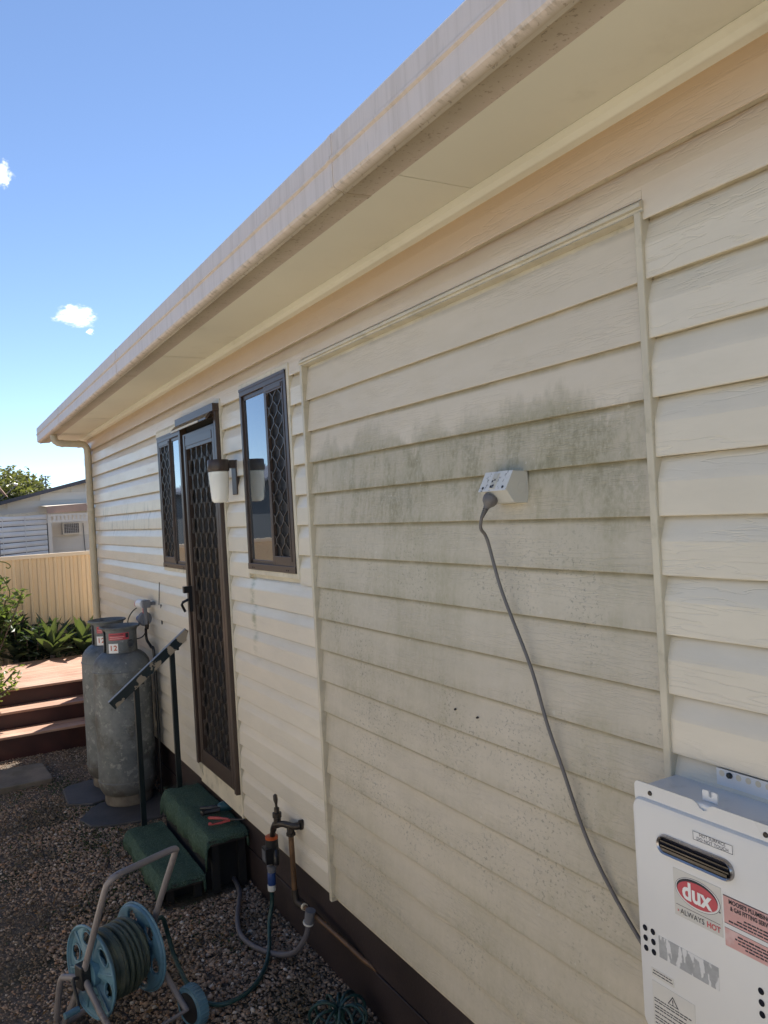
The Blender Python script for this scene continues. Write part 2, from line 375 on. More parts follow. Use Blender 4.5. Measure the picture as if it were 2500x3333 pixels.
def ground_mat():
    s = NT('soil_and_fines'); n = s.noise(sc=2.2, detail=6); n2 = s.noise(sc=60, detail=5, rough=.65)
    c = s.mix(s.map(n2, .3, .7), (.085, .067, .052), (.19, .157, .127)); c = s.mix(s.map(n, .48, .66, 0, .7), c, (.050, .052, .028))
    s.set(c, .95, 0, .2); s.bump(n2, .012, .9); return s.m
M['ground'] = ground_mat()
def gravel_mat():
    s = NT('river_gravel'); a = s.n('ShaderNodeVertexColor', layer_name='tone'); sc_ = s.n('ShaderNodeSeparateColor'); s.l(a.outputs[0], sc_.inputs[0])
    ra = s.n('ShaderNodeValToRGB'); s.l(sc_.outputs[0], ra.inputs[0]); e = ra.color_ramp.elements
    e[0].color = (.12, .090, .070, 1); e[1].color = (.68, .61, .53, 1); e[1].position = 1
    for p_, c_ in ((.3, (.27, .195, .135, 1)), (.55, (.36, .275, .205, 1)), (.72, (.36, .205, .12, 1)), (.85, (.50, .42, .345, 1))): q = e.new(p_); q.color = c_
    moss = s.map(s.noise(sc=1.9, detail=6, rough=.65, off=(2,8,0)), .46, .62, 0, .72)
    c = s.mix(moss, ra.outputs[0], (.070, .060, .038)); s.set(c, .8, 0, .3); s.bump(s.noise(sc=300, detail=2), .001); return s.m
M['gravel'] = gravel_mat()
M['paver'] = simple('concrete_paver', (.165, .135, .105), .9, var=.3, vs=6, bump=.003, bs=50, dirt=((.06,.06,.035), 5, .5, .75, .6))
M['concrete'] = simple('bounce_concrete', (.49, .45, .39), .9, var=.12, vs=4, bump=.002, bs=80)  # pale tone for the added slab that bounces sunlight
M['slate'] = simple('blue_grey_slate', (.058, .055, .056), .7, var=.35, vs=5, bump=.004, bs=18, dirt=((.09,.085,.07), 9, .55, .8, .5))
M['blue'] = simple('blue_plastic', (.092, .20, .27), .42, var=.16, vs=9, dirt=((.055, .085, .10), 9, .48, .75, .6))
M['tubegrey'] = simple('grey_painted_tube', (.20, .18, .18), .42, var=.15, dirt=((.13, .075, .04), 25, .58, .7, .7))
M['hose'] = simple('green_hose', (.016, .052, .048), .40, var=.2, vs=20, dirt=((.07, .075, .06), 20, .55, .8, .4))
M['hose_dull'] = simple('dusty_green_hose', (.052, .068, .050), .6, var=.25, vs=20, dirt=((.13, .12, .09), 14, .5, .8, .5))
M['greyhose'] = simple('grey_drain_hose', (.115, .105, .110), .55, var=.15)
M['orange'] = simple('orange_plastic', (.55, .10, .02), .4)
M['bluefit'] = simple('blue_fitting', (.020, .055, .19), .4)
M['greyfit'] = simple('grey_fitting', (.16, .16, .17), .45)
M['brass'] = simple('tarnished_brass', (.060, .050, .042), .45, metal=.6, var=.3)
M['copper'] = simple('dull_copper', (.15, .082, .040), .5, metal=.3, var=.3, vs=18, dirt=((.10, .085, .06), 25, .5, .8, .6))
M['redgrip'] = simple('red_handle', (.55, .085, .075), .4, var=.1)
M['teal'] = simple('teal_grip', (.012, .060, .078), .4, var=.1)
M['fence'] = simple('cream_steel_fence', (.80, .61, .37), .42, var=.05, vs=1.2)
M['sidefence'] = simple('pale_side_fence', (.66, .61, .51), .5, var=.05, vs=1.2)
M['fencecap'] = simple('fence_cap_rail', (.78, .64, .45), .42, var=.05)
M['nwall'] = simple('neighbour_siding', (.84, .77, .67), .55, var=.06, vs=1.)
M['nroof'] = simple('dark_roof_edge', (.060, .060, .075), .5)
M['ncan'] = simple('brown_canopy', (.40, .25, .18), .5, var=.08)
M['ncream'] = simple('cream_timber', (.78, .70, .58), .5, var=.06)
M['nscreen'] = simple('pale_plastic_slat', (.78, .77, .74), .32, var=.08, vs=2)
M['ndark'] = simple('neighbour_shadow_gap', (.10, .09, .09), .7)
M['nred'] = simple('maroon_trim', (.13, .035, .035), .5)
M['shed'] = simple('charcoal_shed', (.045, .050, .055), .6)
M['bark'] = simple('grey_bark', (.11, .09, .075), .9, var=.3, vs=12, bump=.01, bs=20)
def leaf_mat(name, c, tr, rough=.45):
    s = NT(name); oi = s.n('ShaderNodeVertexColor', layer_name='tone'); k = s.n('ShaderNodeSeparateColor'); s.l(oi.outputs[0], k.inputs[0])
    cc = s.mix(k.outputs[0], tuple(x*.55 for x in c), tuple(x*1.45 for x in c)); s.set(cc, rough, 0, .4)
    t = s.n('ShaderNodeBsdfTranslucent'); s.l(s.mix(k.outputs[0], tuple(x*.8 for x in tr), tr), t.inputs[0])
    ms = s.n('ShaderNodeMixShader'); ms.inputs[0].default_value = .38; s.l(s.b.outputs[0], ms.inputs[1]); s.l(t.outputs[0], ms.inputs[2]); s.l(ms.outputs[0], s.out.inputs[0]); return s.m
M['leaf'] = leaf_mat('shrub_leaf', (.050, .085, .028), (.22, .30, .05))
M['leaf_dark'] = leaf_mat('dark_leaf', (.028, .048, .024), (.08, .13, .03))
M['leaf_light'] = leaf_mat('lime_leaf', (.085, .135, .035), (.34, .42, .07))
M['litter'] = leaf_mat('dry_leaf', (.20, .12, .06), (.2, .12, .05), .8)
M['treeleaf'] = leaf_mat('gum_leaf', (.115, .120, .040), (.22, .24, .05))
def agave_mat():
    s = NT('agave_leaf'); n = s.noise(sc=6, detail=4); c = s.mix(s.map(n, .3, .7), (.034, .056, .036), (.066, .094, .056)); s.set(c, .45, 0, .4)
    t = s.n('ShaderNodeBsdfTranslucent'); t.inputs[0].default_value = (.20, .26, .05, 1); ms = s.n('ShaderNodeMixShader'); ms.inputs[0].default_value = .18
    s.l(s.b.outputs[0], ms.inputs[1]); s.l(t.outputs[0], ms.inputs[2]); s.l(ms.outputs[0], s.out.inputs[0]); return s.m
M['agave'] = agave_mat()

# ================================================================== THE SETTING
g = MB(); g.add([(-400,-400,-.012),(400,-400,-.012),(400,400,-.012),(-400,400,-.012)], [(0,1,2,3)])
tag(g.build('ground', M['ground']), kind='structure')
g = MB()   # added out-of-view pale slab, bounces sun onto wall and soffit
g.add([(-3.1,-8,.004),(-1.62,-8,.004),(-1.62,7.66,.004),(-3.1,7.66,.004)], [(0,1,2,3)])
tag(g.build('bounce_slab', M['concrete']), kind='structure')

# ------------------------------------------------------------------ the house
YE, YN = 8.47, -3.2           # far and near end of the long wall
house = thing('house', 'single-storey cream weatherboard house with long eave and dark brown base boards', 'house', (3.5, 2.6, 0))
LAP = [(0, .012), (-.004, .010), (-.0205, .0), (-.0222, .0015), (-.0225, .005), (-.0205, .074), (-.0185, .082), (-.0030, .1285), (0, .1285)]
FLAT = [(0, .010), (-.003, .009), (-.0170, .0), (-.0182, .001), (-.0182, .003), (-.002, .1295), (0, .1295)]
cache = {}
def board(y0, y1, z, prof, mat, name='board', ztrim=None):
    key = (round(y0,3), round(y1,3), id(prof), ztrim)
    if key not in cache:
        p = prof if ztrim is None else [(x, max(q, ztrim)) for x, q in prof]
        mb = MB().prism(p, 'y', y0, y1); me = bpy.data.meshes.new(name); me.from_pydata(mb.v, [], mb.f); me.materials.append(mat); cache[key] = me
    o = link(name, cache[key], None, house); o.location.z = z; return o
PY0, PY1 = 1.243, 3.045       # infill panel
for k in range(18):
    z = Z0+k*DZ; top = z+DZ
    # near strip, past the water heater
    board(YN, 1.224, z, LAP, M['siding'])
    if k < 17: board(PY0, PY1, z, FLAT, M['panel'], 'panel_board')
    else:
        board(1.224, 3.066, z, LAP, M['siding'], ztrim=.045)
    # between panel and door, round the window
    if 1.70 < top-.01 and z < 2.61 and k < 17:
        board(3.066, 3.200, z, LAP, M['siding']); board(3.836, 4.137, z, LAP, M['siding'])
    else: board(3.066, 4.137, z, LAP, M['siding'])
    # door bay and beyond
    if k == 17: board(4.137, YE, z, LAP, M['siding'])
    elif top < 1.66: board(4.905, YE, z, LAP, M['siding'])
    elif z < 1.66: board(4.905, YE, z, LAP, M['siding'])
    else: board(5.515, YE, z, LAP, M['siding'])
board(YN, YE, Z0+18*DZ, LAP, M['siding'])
# backing walls (solid)
b = MB().box(.001, .12, YN, YE-.002, .36, 2.90); b.box(.12, 6.9, YE-.12, YE-.001, .36, 2.9); b.box(.12, 6.9, YN, YN+.12, .36, 2.9); b.box(6.9, 7.0, YN, YE, .36, 2.9); b.box(.1, 6.95, YN+.05, YE-.05, .30, .358)
b.build('wall_backing', M['trim'], house)
# end wall boards
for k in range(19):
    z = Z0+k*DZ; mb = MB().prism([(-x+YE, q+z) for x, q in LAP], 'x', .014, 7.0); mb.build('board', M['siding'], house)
for a0, a1 in ((-.018, .035),):
    MB().box(-.004, .014, YE-.0, YE+.012, Z0-.01, 2.83).build('corner_trim', M['dark'], house)
# base boards
for (za, zb) in ((-.05, .183), (.191, .40)):
    ys = [YN, .4, 5.6, YE]
    for ya, yb in zip(ys, ys[1:]): MB().box(.018, .042, ya+.002, yb-.002, za, zb).build('base_board', M['base'], house, bevel=.003)
MB().box(.06, .09, YN, YE, -.05, .41).build('underfloor_backing', M['dark'], house)
MB().box(.1, 6.9, YE-.05, YE-.02, -.05, .37).build('base_board', M['base'], house)
# panel edge trims
MB().box(-.030, .0, 1.223, 1.2425, .36, 2.598).build('panel_trim', M['trim'], house, bevel=.003)
MB().box(-.031, .0, 3.0455, 3.066, .365, 2.598).build('panel_trim', M['trim'], house, bevel=.003)
MB().prism([(0, 2.620), (-.028, 2.620), (-.034, 2.614), (-.034, 2.606), (-.026, 2.604), (-.024, 2.5985), (-.030, 2.594), (0, 2.592)], 'y', 1.220, 3.069).build('panel_trim', M['trim'], house)
for yy, zz in ((2.07, 1.352), (1.955, 1.349)): MB().tube([(-.012, yy, zz), (-.018, yy, zz)], .0032, 8).build('bolt', M['base'], house)
MB().tube([(-.016, 1.158, 1.58), (-.020, 1.158, 1.58)], .003, 8).build('bolt', M['base'], house)
# eave: quad moulding, soffit sheets, joiners, fascia, gutter, roof
MB().prism([(0, 2.861), (-.046, 2.861), (-.041, 2.842), (-.030, 2.830), (-.0, 2.824)], 'y', YN-.6, YE+.02).build('quad_moulding', M['soffit'], house, bevel=.003)
SY = [YN-.62, -.62, 1.815, 4.28, 6.88, 8.82]
for a, b_ in zip(SY, SY[1:]):
    MB().box(-.288, .0 if b_ < 8 else .0, a+.003, b_-.003, 2.8612, 2.868).build('soffit_sheet', M['soffit'], house)
for a in SY[1:-1]: MB().box(-.287, -.036, a-.016, a+.016, 2.8590, 2.8611).build('soffit_joiner', M['soffit'], house, bevel=.0015)
MB().box(.001, 7.0, YE+.02, 8.82, 2.8612, 2.868).build('soffit_sheet', M['soffit'], house)
GP = [(-.285, 2.857), (-.362, 2.853), (-.366, 2.8485), (-.371, 2.8485), (-.375, 2.854), (-.396, 2.862), (-.402, 2.868), (-.402, 2.929), (-.400, 2.932), (-.4085, 2.936), (-.4085, 2.943), (-.400, 2.947), (-.402, 2.950), (-.402, 3.003), (-.398, 3.010), (-.390, 3.010), (-.390, 2.99), (-.285, 2.99)]
GY = [YN-.62, -.9, 1.95, 4.86, 7.3, 8.875]
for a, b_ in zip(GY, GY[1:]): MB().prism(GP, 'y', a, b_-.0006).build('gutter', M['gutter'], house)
for a in GY[1:-1]: MB().prism([(x*1.003-.0008 if x < -.3 else x, z-.0012 if z < 2.87 else z+.0006) for x, z in GP], 'y', a-.011, a+.011).build('gutter_joiner', M['gutter'], house)
MB().box(-.284, -.262, YN-.6, 8.82, 2.87, 3.0).build('fascia', M['soffit'], house)
RP = [(-.38, 2.992), (3.5, 3.50), (7.4, 2.992), (7.4, 2.972), (3.5, 3.48), (-.38, 2.972)]
MB().prism(RP, 'y', YN-.62, 8.87).build('roof', M['nroof'], house)
for yy in (8.845, YN-.62): MB().prism([(-.39, 2.985), (3.5, 3.495), (7.4, 2.985), (7.4, 2.86), (3.5, 3.36), (-.285, 2.866), (-.285, 2.99)], 'y', yy-.02, yy+.018).build('barge_board', M['gutter'], house)
# downpipe
dpx, dpy = -.050, 8.08
dp = MB().tube([(-.345, dpy, 2.87), (-.345, dpy, 2.83), (-.335, dpy, 2.795), (-.31, dpy, 2.778), (-.28, dpy, 2.772), (-.13, dpy, 2.765), (-.085, dpy, 2.760), (-.06, dpy, 2.738), (dpx, dpy, 2.70), (dpx, dpy, .05)], .032, 18).build('downpipe', M['pipe'], house, True)
for zz in (2.12,): MB().tube([(dpx, dpy, zz), (dpx, dpy, zz+.03)], .0345, 18).build('pipe_bracket', M['pipe'], dp, True)
MB().tube([(-.285, dpy, 2.7725), (-.262, dpy, 2.7715)], .0355, 18).build('pipe_socket', M['pipe'], dp, True)
MB().tube([(-.115, dpy, 2.7643), (-.137, dpy, 2.7653)], .0355, 18).build('pipe_socket', M['pipe'], dp, True)
# cream board below the door
MB().box(-.022, .0, 4.163, 4.905, .372, .50).build('sill_board', M['trim'], house)
MB().prism([(-.045, .50), (-.02, .50), (-.02, .40)], 'y', 4.86, 4.89).build('sill_bracket', M['trim'], house)

def diamond(mb, x, y0, y1, z0, z1, p, hp, t, dep, bar=0., barw=0., ph=0., yoff=0., hk=.32):
    """expanded-metal diamond lattice in the plane x, clipped to a rectangle"""
    ncol = int((y1-y0)/p)+2; nrow = int((z1-z0)/hp)+3
    def strand(a, b):
        (ya, za), (yb, zb) = a, b
        for _ in (0, 1):
            # clip against rectangle
            if za > zb: ya, za, yb, zb = yb, zb, ya, za
            if zb < z0 or za > z1: return
            if za < z0: k = (z0-za)/(zb-za); ya, za = ya+(yb-ya)*k, z0
            if zb > z1: k = (z1-za)/(zb-za); yb, zb = ya+(yb-ya)*k, z1
            if ya > yb: ya, za, yb, zb = yb, zb, ya, za
            if yb < y0 or ya > y1: return
            if ya < y0: k = (y0-ya)/(yb-ya); ya, za = y0, za+(zb-za)*k
            if yb > y1: k = (y1-ya)/(yb-ya); yb, zb = y1, za+(zb-za)*k
        d = Vector((0, yb-ya, zb-za));
        if d.length < 1e-4: return
        n = Vector((0, -d.z, d.y)).normalized()*t/2
        A = Vector((0, ya, za)); B = Vector((0, yb, zb)); X = Vector((dep/2, 0, 0)); c = Vector((x, 0, 0))
        mb.add([c+A-n-X, c+A+n-X, c+B+n-X, c+B-n-X, c+A-n+X, c+A+n+X, c+B+n+X, c+B-n+X], [(0,1,2,3),(7,6,5,4),(0,4,5,1),(3,2,6,7),(1,5,6,2),(0,3,7,4)])
    for i in range(-1, ncol):
        for j in range(-1, nrow):
            if (i+j) % 2: continue
            yc, zc = y0+yoff+i*p, z0+ph+j*hp
            h = bar*hk
            strand((yc, zc+h), (yc+p, zc+hp-h)); strand((yc, zc+h), (yc-p, zc+hp-h))
            if bar and y0 < yc < y1:
                za, zb = max(z0, zc-bar/2), min(z1, zc+bar/2)
                if zb > za: mb.box(x-dep*.55-.001, x+dep*.55, yc-barw/2, yc+barw/2, za, zb)

# security door
MB().prism([(0, .372), (-.026, .372), (-.026, 2.622), (0, 2.622)], 'y', 4.139, 4.160).build('door_trim', M['trim'], house, bevel=.002)
MB().box(-.0255, 0, 4.160, 4.905, 2.594, 2.621).build('door_trim', M['trim'], house, bevel=.002)
door = MB().box(-.006, -.001, 4.165, 4.905, .50, 2.592).build('security_door', M['dark'], house)
fr = MB().box(-.048, -.006, 4.162, 4.196, .495, 2.560); fr.box(-.048, -.006, 4.862, 4.90, .495, 2.56); fr.build('door_frame', M['brown'], door, bevel=.002)
fr = MB()
for a in (4.200, 4.772):
    w_ = .062 if a < 4.5 else .058
    fr.box(-.040, -.012, a, a+w_, .505, 2.50); fr.box(-.043, -.040, a+.014, a+w_-.012, .52, 2.49)
fr.box(-.040, -.012, 4.262, 4.772, .505, .60); fr.box(-.040, -.012, 4.262, 4.772, 2.405, 2.50); fr.box(-.043, -.04, 4.262, 4.772, 2.425, 2.47)
fr.build('leaf_frame', M['brown'], door, bevel=.002)
gr = MB(); diamond(gr, -.026, 4.262, 4.772, .60, 2.405, .0515, .0865, .0032, .009, .092, .0072, ph=.05, yoff=.02, hk=.05); gr.build('grille', M['brown2'], door)
hd = MB().box(-.062, -.006, 4.155, 4.905, 2.560, 2.600); hd.prism([(-.006, 2.56), (-.062, 2.56), (-.088, 2.530), (-.088, 2.520), (-.080, 2.520), (-.058, 2.548), (-.006, 2.548)], 'y', 4.20, 4.92); hd.build('door_hood', M['brown'], door)
MB().box(-.0905, -.088, 4.34, 4.91, 2.519, 2.5305).build('hood_edge', M['trim'], door)
dl = MB().box(-.066, -.040, 4.80, 4.822, 1.43, 1.585); dl.box(-.094, -.066, 4.794, 4.826, 1.545, 1.585); dl.tube([(-.066, 4.81, 1.505), (-.098, 4.82, 1.49), (-.103, 4.83, 1.475), (-.08, 4.85, 1.43)], .008, 8); dl.build('door_handle', M['black'], door)
MB().box(-.0505, -.048, 4.166, 4.190, 2.20, 2.30).build('door_closer_plate', M['black'], door)

def window(y0, y1, z0, z1, meshfirst, trimmed):
    """sliding window: one glazed half, one half behind a diamond security mesh"""
    t = MB()
    if trimmed:
        t.box(-.026, 0, y0-.027, y0-.001, z0-.024, z1+.026); t.box(-.0255, 0, y0-.001, y1+.018, z1+.001, z1+.026); t.box(-.0255, 0, y0-.001, y1+.018, z0-.024, z0-.001); t.box(-.0255, 0, y1+.001, y1+.01, z0, z1)
    else:
        t.box(-.026, 0, y0, y1+.015, z0-.022, z0-.001); t.prism([(0, z1+.001), (-.028, z1+.001), (-.030, z1+.03), (-.024, z1+.048), (0, z1+.05)], 'y', y0, y1+.02)
    t.build('window_trim', M['trim'], house, bevel=.002)
    fr = MB(); wv = .030
    fr.box(-.030, -.004, y0, y0+wv*.9, z0, z1); fr.box(-.030, -.004, y1-wv*.75, y1, z0, z1)
    fr.box(-.0305, -.004, y0, y1, z1-.034, z1); fr.box(-.033, -.004, y0, y1, z0, z0+.030); fr.box(-.033, -.0305, y0, y1, z1-.012, z1+.002)
    wn_ = MB().box(-.006, -.002, y0, y1, z0, z1).build('window', M['dark'], house)
    fr.build('frame', M['brown'], wn_, bevel=.002)
    ym = (y0+y1)/2-.03 if not meshfirst else y0+.275
    ia, ib = y0+wv*.9, y1-wv*.75; za, zb = z0+.030, z1-.034
    if not meshfirst: ga, gb, ma, mb_ = ym+.0, ib, ia, ym    # mesh on the near half
    else: ga, gb, ma, mb_ = ia, ym, ym, ib
    # glazed sash
    s = MB(); e = .022
    s.box(-.020, -.008, ga, ga+e*.7, za, zb); s.box(-.020, -.008, gb-e*.6, gb, za, zb); s.box(-.020, -.008, ga, gb, za, za+e*.8); s.box(-.020, -.008, ga, gb, zb-e, zb)
    sash = s.build('glazed_sash', M['brown'], wn_, bevel=.0015)
    MB().box(-.016, -.012, ga+e*.7, gb-e*.6, za+e*.8, zb-e).build('pane', M['glass'], sash)
    # mesh screen
    s = MB(); e = .028
    s.box(-.028, -.012, ma, ma+e, za, zb); s.box(-.028, -.012, mb_-e, mb_, za, zb); s.box(-.028, -.012, ma+e, mb_-e, za, za+.042); s.box(-.028, -.012, ma+e, mb_-e, zb-.036, zb)
    s.box(-.0315, -.028, ma+.008, ma+e-.010, za+.02, zb-.01); s.box(-.0315, -.028, ma+e, mb_-e, zb-.028, zb-.010)
    scr = s.build('screen_frame', M['brown'], wn_, bevel=.0015)
    MB().box(-.012, -.008, ma+e, mb_-e, za+.04, zb-.03).build('flyscreen', M['flyscreen'], wn_)
    d = MB(); diamond(d, -.021, ma+e, mb_-e, za+.042, zb-.036, .049, .0495, .0045, .007, .026, .007, ph=.02, yoff=.012); d.build('security_mesh', M['brown2'], scr)
    for q in (.07, .09): 
        for yq in (y0+q, y1-q): MB().box(-.0338, -.033, yq, yq+.009, z0+.008, z0+.014).build('drain_slot', M['void'], wn_)
window(3.226, 3.818, 1.724, 2.613, False, True)
window(4.910, 5.500, 1.675, 2.548, True, False)

# ------------------------------------------------------------------ wall lamp
lamp = thing('wall_lamp', 'outdoor wall lamp with brown bracket and white opal glass between door and window', 'lamp', (0, 3.99, 2.19))
LX, LY = -.112, 3.955
MB().box(-.028, -.013, 3.935, 4.005, 2.100, 2.278).build('back_plate', M['brown'], lamp, bevel=.003)
b = MB().box(-.10, -.028, 3.945, 3.995, 2.238, 2.278); b.lathe([(.052, 2.222), (.055, 2.226), (.055, 2.276), (.052, 2.280)], (LX, LY, 0), 28); b.build('bracket', M['brown'], lamp, True)
MB().lathe([(.045, 2.232), (.045, 2.222), (.051, 2.218), (.0505, 2.19), (.043, 2.085), (.040, 2.072), (.031, 2.063), (.001, 2.061)][::-1], (LX, LY, 0), 32).build('glass_shade', M['opal'], lamp, True)

# ------------------------------------------------------------------ power outlet and cord
outlet = thing('power_outlet', 'weatherproof grey-white power outlet with slanted face mounted on the mouldy panel', 'power outlet', (0, 1.73, 2.02))
oy0, oy1 = 1.673, 1.790
body = MB().prism([(-.008, 1.979), (-.008, 2.065), (-.055, 2.067), (-.0835, 2.0165), (-.080, 2.0145), (-.057, 1.982)], 'y', oy0, oy1).build('housing', M['outlet'], outlet, bevel=.0025)
MB().box(-.0115, -.008, oy0-.0015, oy1+.0015, 1.9775, 2.0665).build('back_plate', M['outlet'], outlet)
MB().prism([(-.0565, 2.0685), (-.0860, 2.0160), (-.0848, 2.0150), (-.0548, 2.0675)], 'y', oy0-.001, oy1+.001).build('face_plate', M['outlet_face'], outlet, bevel=.0006)
def onface(u, v, lift=.0004):   # u along y (0..1 from near), v from top to bottom
    a = Vector((-.0565, 2.0685)); b_ = Vector((-.0860, 2.0160)); p = a+(b_-a)*v; n = Vector((-.872, .49)); p += n*lift
    return Vector((p[0], oy0+(oy1-oy0)*u, p[1]))
def faceq(u0, u1, v0, v1, lift, name, mat):
    mb = MB(); q = [onface(u0,v0,lift), onface(u1,v0,lift), onface(u1,v1,lift), onface(u0,v1,lift)]; e = [onface(u0,v0,-.0005), onface(u1,v0,-.0005), onface(u1,v1,-.0005), onface(u0,v1,-.0005)]
    mb.add(q+e, [(0,1,2,3),(0,4,5,1),(1,5,6,2),(2,6,7,3),(3,7,4,0)]); mb.build(name, mat, body)
faceq(.40, .62, .10, .93, .0008, 'switch_surround', M['sticker'])
for v0, v1 in ((.14, .38), (.42, .62), (.68, .88)): faceq(.43, .60, v0, v1, .003, 'switch', M['outlet'])
for (u0,u1,v0,v1) in ((.45,.52,.44,.50),(.53,.58,.48,.58),(.45,.51,.70,.80),(.52,.58,.74,.84),(.47,.56,.82,.86)): faceq(u0,u1,v0,v1,.0036,'switch_mark',M['ink'])
for u in (.13, .87): MB().tube([onface(u,.83,.0002), onface(u,.83,.0012)], .0042, 12).build('screw', M['steel_in'], body)
MB().tube([(-.030, oy0-.0003, 2.022), (-.030, oy0-.0016, 2.022)], .0135, 24).build('conduit_knockout', M['outlet'], body)
cord = thing('extension_cable', 'grey power cord with plug hanging from the outlet down to the water heater', 'cord', (-.06, 1.74, 1.99))
pb = Vector((-.072, 1.752, 1.998)); pd = Vector((-.42, .22, -.86)).normalized()
plug = MB().lathe([(.019, -.006), (.0205, 0), (.0205, .010), (.018, .017), (.012, .023), (.0085, .028), (.0085, .032), (.001, .033)], pb, 24, pd).build('plug', M['cord'], cord, True)
p2 = pb+pd*.031
sr = MB(); sd_ = Vector((-.2, .5, -.85)).normalized()
sr.tube([p2, p2+sd_*.030], .0045, 10)
for k in range(5): sr.tube([p2+sd_*(.003+k*.0055), p2+sd_*(.0062+k*.0055)], .0078-.0006*k, 12)
sr.build('strain_relief', M['cord'], plug, True)
e0 = p2+sd_*.03
MB().tube([e0, e0+Vector((.004, .012, -.03)), (-.060, 1.795, 1.88), (-.045, 1.763, 1.74), (-.032, 1.674, 1.543), (-.029, 1.625, 1.404), (-.028, 1.575, 1.296), (-.028, 1.505, 1.150), (-.028, 1.425, 1.042), (-.026, 1.33, .945), (-.026, 1.26, .88), (-.03, 1.2, .80)], .0048, 10, spline=8).build('cable', M['cord'], cord, True)

# ------------------------------------------------------------------ water heater
ht = thing('water_heater', 'white gas hot water heater with stickers and exhaust slot mounted on the wall', 'water heater', (-.06, 1.07, .85))
HX, HL, HR, HB, HT = -.122, 1.250, .890, .848, 1.374
case = MB().box(-.112, -.013, .912, 1.222, .862, 1.372).build('casing', M['white_top'], ht, bevel=.004)
# front cover: shallow pan with rounded corners and a flange at the top
def rrect(y0, y1, z0, z1, rd, n=6):
    out = []
    for cy, cz, a0 in ((y1-rd, z1-rd, 0), (y0+rd, z1-rd, 90), (y0+rd, z0+rd, 180), (y1-rd, z0+rd, 270)):
        for k in range(n+1): a = R(a0+90*k/n); out.append((cy+rd*math.cos(a), cz+rd*math.sin(a)))
    return out
mb = MB(); rings = []
for x, ins, dz in ((-.098, .0, 0), (-.116, .0, 0), (-.1225, .0025, 0), (-.125, .008, 0)):
    rings.append([(x, y, z) for y, z in rrect(HR+ins, HL-ins, HB+ins, HT-.030-ins*1.6, .022)])
nn = len(rings[0])
for q in rings: mb.v += q
for i in range(3):
    for k in range(nn): mb.f.append((i*nn+k, i*nn+(k+1) % nn, (i+1)*nn+(k+1) % nn, (i+1)*nn+k))
mb.f.append(tuple(range(3*nn, 4*nn)))
cover = mb.build('front_cover', M['white'], ht, True)
fl = [(HL-.002, 1.335), (HL-.002, 1.366), (HL-.006, 1.373), (HL-.012, 1.375)]
fl += [(1.098, 1.375), (1.088, 1.371), (1.080, 1.363), (1.072, 1.360), (1.064, 1.363), (1.058, 1.371), (1.050, 1.375)]
fl += [(HR+.012, 1.375), (HR+.004, 1.370), (HR+.002, 1.335)]
MB().prism(fl, 'x', -.1155, -.1125).build('top_flange', M['white'], ht)
MB().prism([(1.088, 1.373), (1.088, 1.392), (1.085, 1.394), (1.073, 1.394), (1.073, 1.384), (1.069, 1.382), (1.066, 1.384), (1.066, 1.394), (1.056, 1.394), (1.053, 1.392), (1.053, 1.373)], 'x', -.096, -.093).build('hook_tab', M['white_top'], ht)
for y in (1.205, .937): MB().lathe([(.0052, 0), (.0052, .0012), (.004, .003), (.002, .0034), (.001, .002)], (-.1155, y, 1.357), 14, (-1,0,0)).build('screw', M['steel_in'], ht, True)
# exhaust slot
def stad(y0, y1, z0, z1, n=10): return rrect(y0, y1, z0, z1, (z1-z0)/2-.0001, n)
S0 = stad(1.0, 1.182, 1.245, 1.287); S1 = stad(1.006, 1.176, 1.251, 1.281)
mb = MB(); n0 = len(S0)
for x, P_ in ((-.1245, S0), (-.130, [(y+(1.091-y)*.01, z+(1.266-z)*.03) for y, z in S0]), (-.1335, [((a+c)/2, (b+d)/2) for (a,b), (c,d) in zip(S0, S1)]), (-.130, S1), (-.112, S1)):
    mb.v += [(x, y, z) for y, z in P_]
for i in range(4):
    for k in range(n0): mb.f.append((i*n0+k, i*n0+(k+1) % n0, (i+1)*n0+(k+1) % n0, (i+1)*n0+k))
slot = mb.build('exhaust_slot', M['steel'], ht, True)
mb = MB(); mb.v += [(-.1256, y, z) for y, z in S1]; mb.f.append(tuple(range(n0))); mb.build('slot_opening', M['void'], slot)
for zc, tt in ((1.2725, .0012), (1.263, .0015), (1.256, .003)): MB().box(-.1300, -.1262, 1.010+(.004 if tt > .002 else 0), 1.172, zc-tt, zc+tt).build('slot_louvre', M['steel_in'], slot)
FX = -.1253
def sticker(name, y0, y1, z0, z1, mat, parent=cover, lift=.0006, sk=0.):
    return MB().add([(FX-lift, y1, z0), (FX-lift, y0, z0+sk), (FX-lift, y0, z1+sk), (FX-lift, y1, z1), (FX+.0006, y1, z0), (FX+.0006, y0, z0+sk), (FX+.0006, y0, z1+sk), (FX+.0006, y1, z1)], [(0,1,2,3),(0,4,5,1),(1,5,6,2),(2,6,7,3),(3,7,4,0)]).build(name, mat, parent)
RT, UP = (0, -1, 0), (0, 0, 1)
def htext(body, size, y, z, mat, parent, align='CENTER', sx=1., bold=0., lift=.0012): return text('lettering', body, size, mat, parent, (FX-lift, y, z), RT, UP, align, sx, bold)
hs = sticker('warning_sticker', .999, 1.093, 1.300, 1.319, M['whiteprint'])
bd = MB()
for (y0, y1, z0, z1) in ((1.001, 1.091, 1.3172, 1.318), (1.001, 1.091, 1.301, 1.3018), (1.001, 1.0018, 1.301, 1.318), (1.0902, 1.091, 1.301, 1.318)): bd.box(FX-.001, FX-.0004, y0, y1, z0, z1)
bd.build('sticker_border', M['ink'], hs)
htext('HOT SURFACE', .0092, 1.046, 1.3140, M['ink'], hs); htext('DO NOT TOUCH', .0092, 1.046, 1.3055, M['ink'], hs)
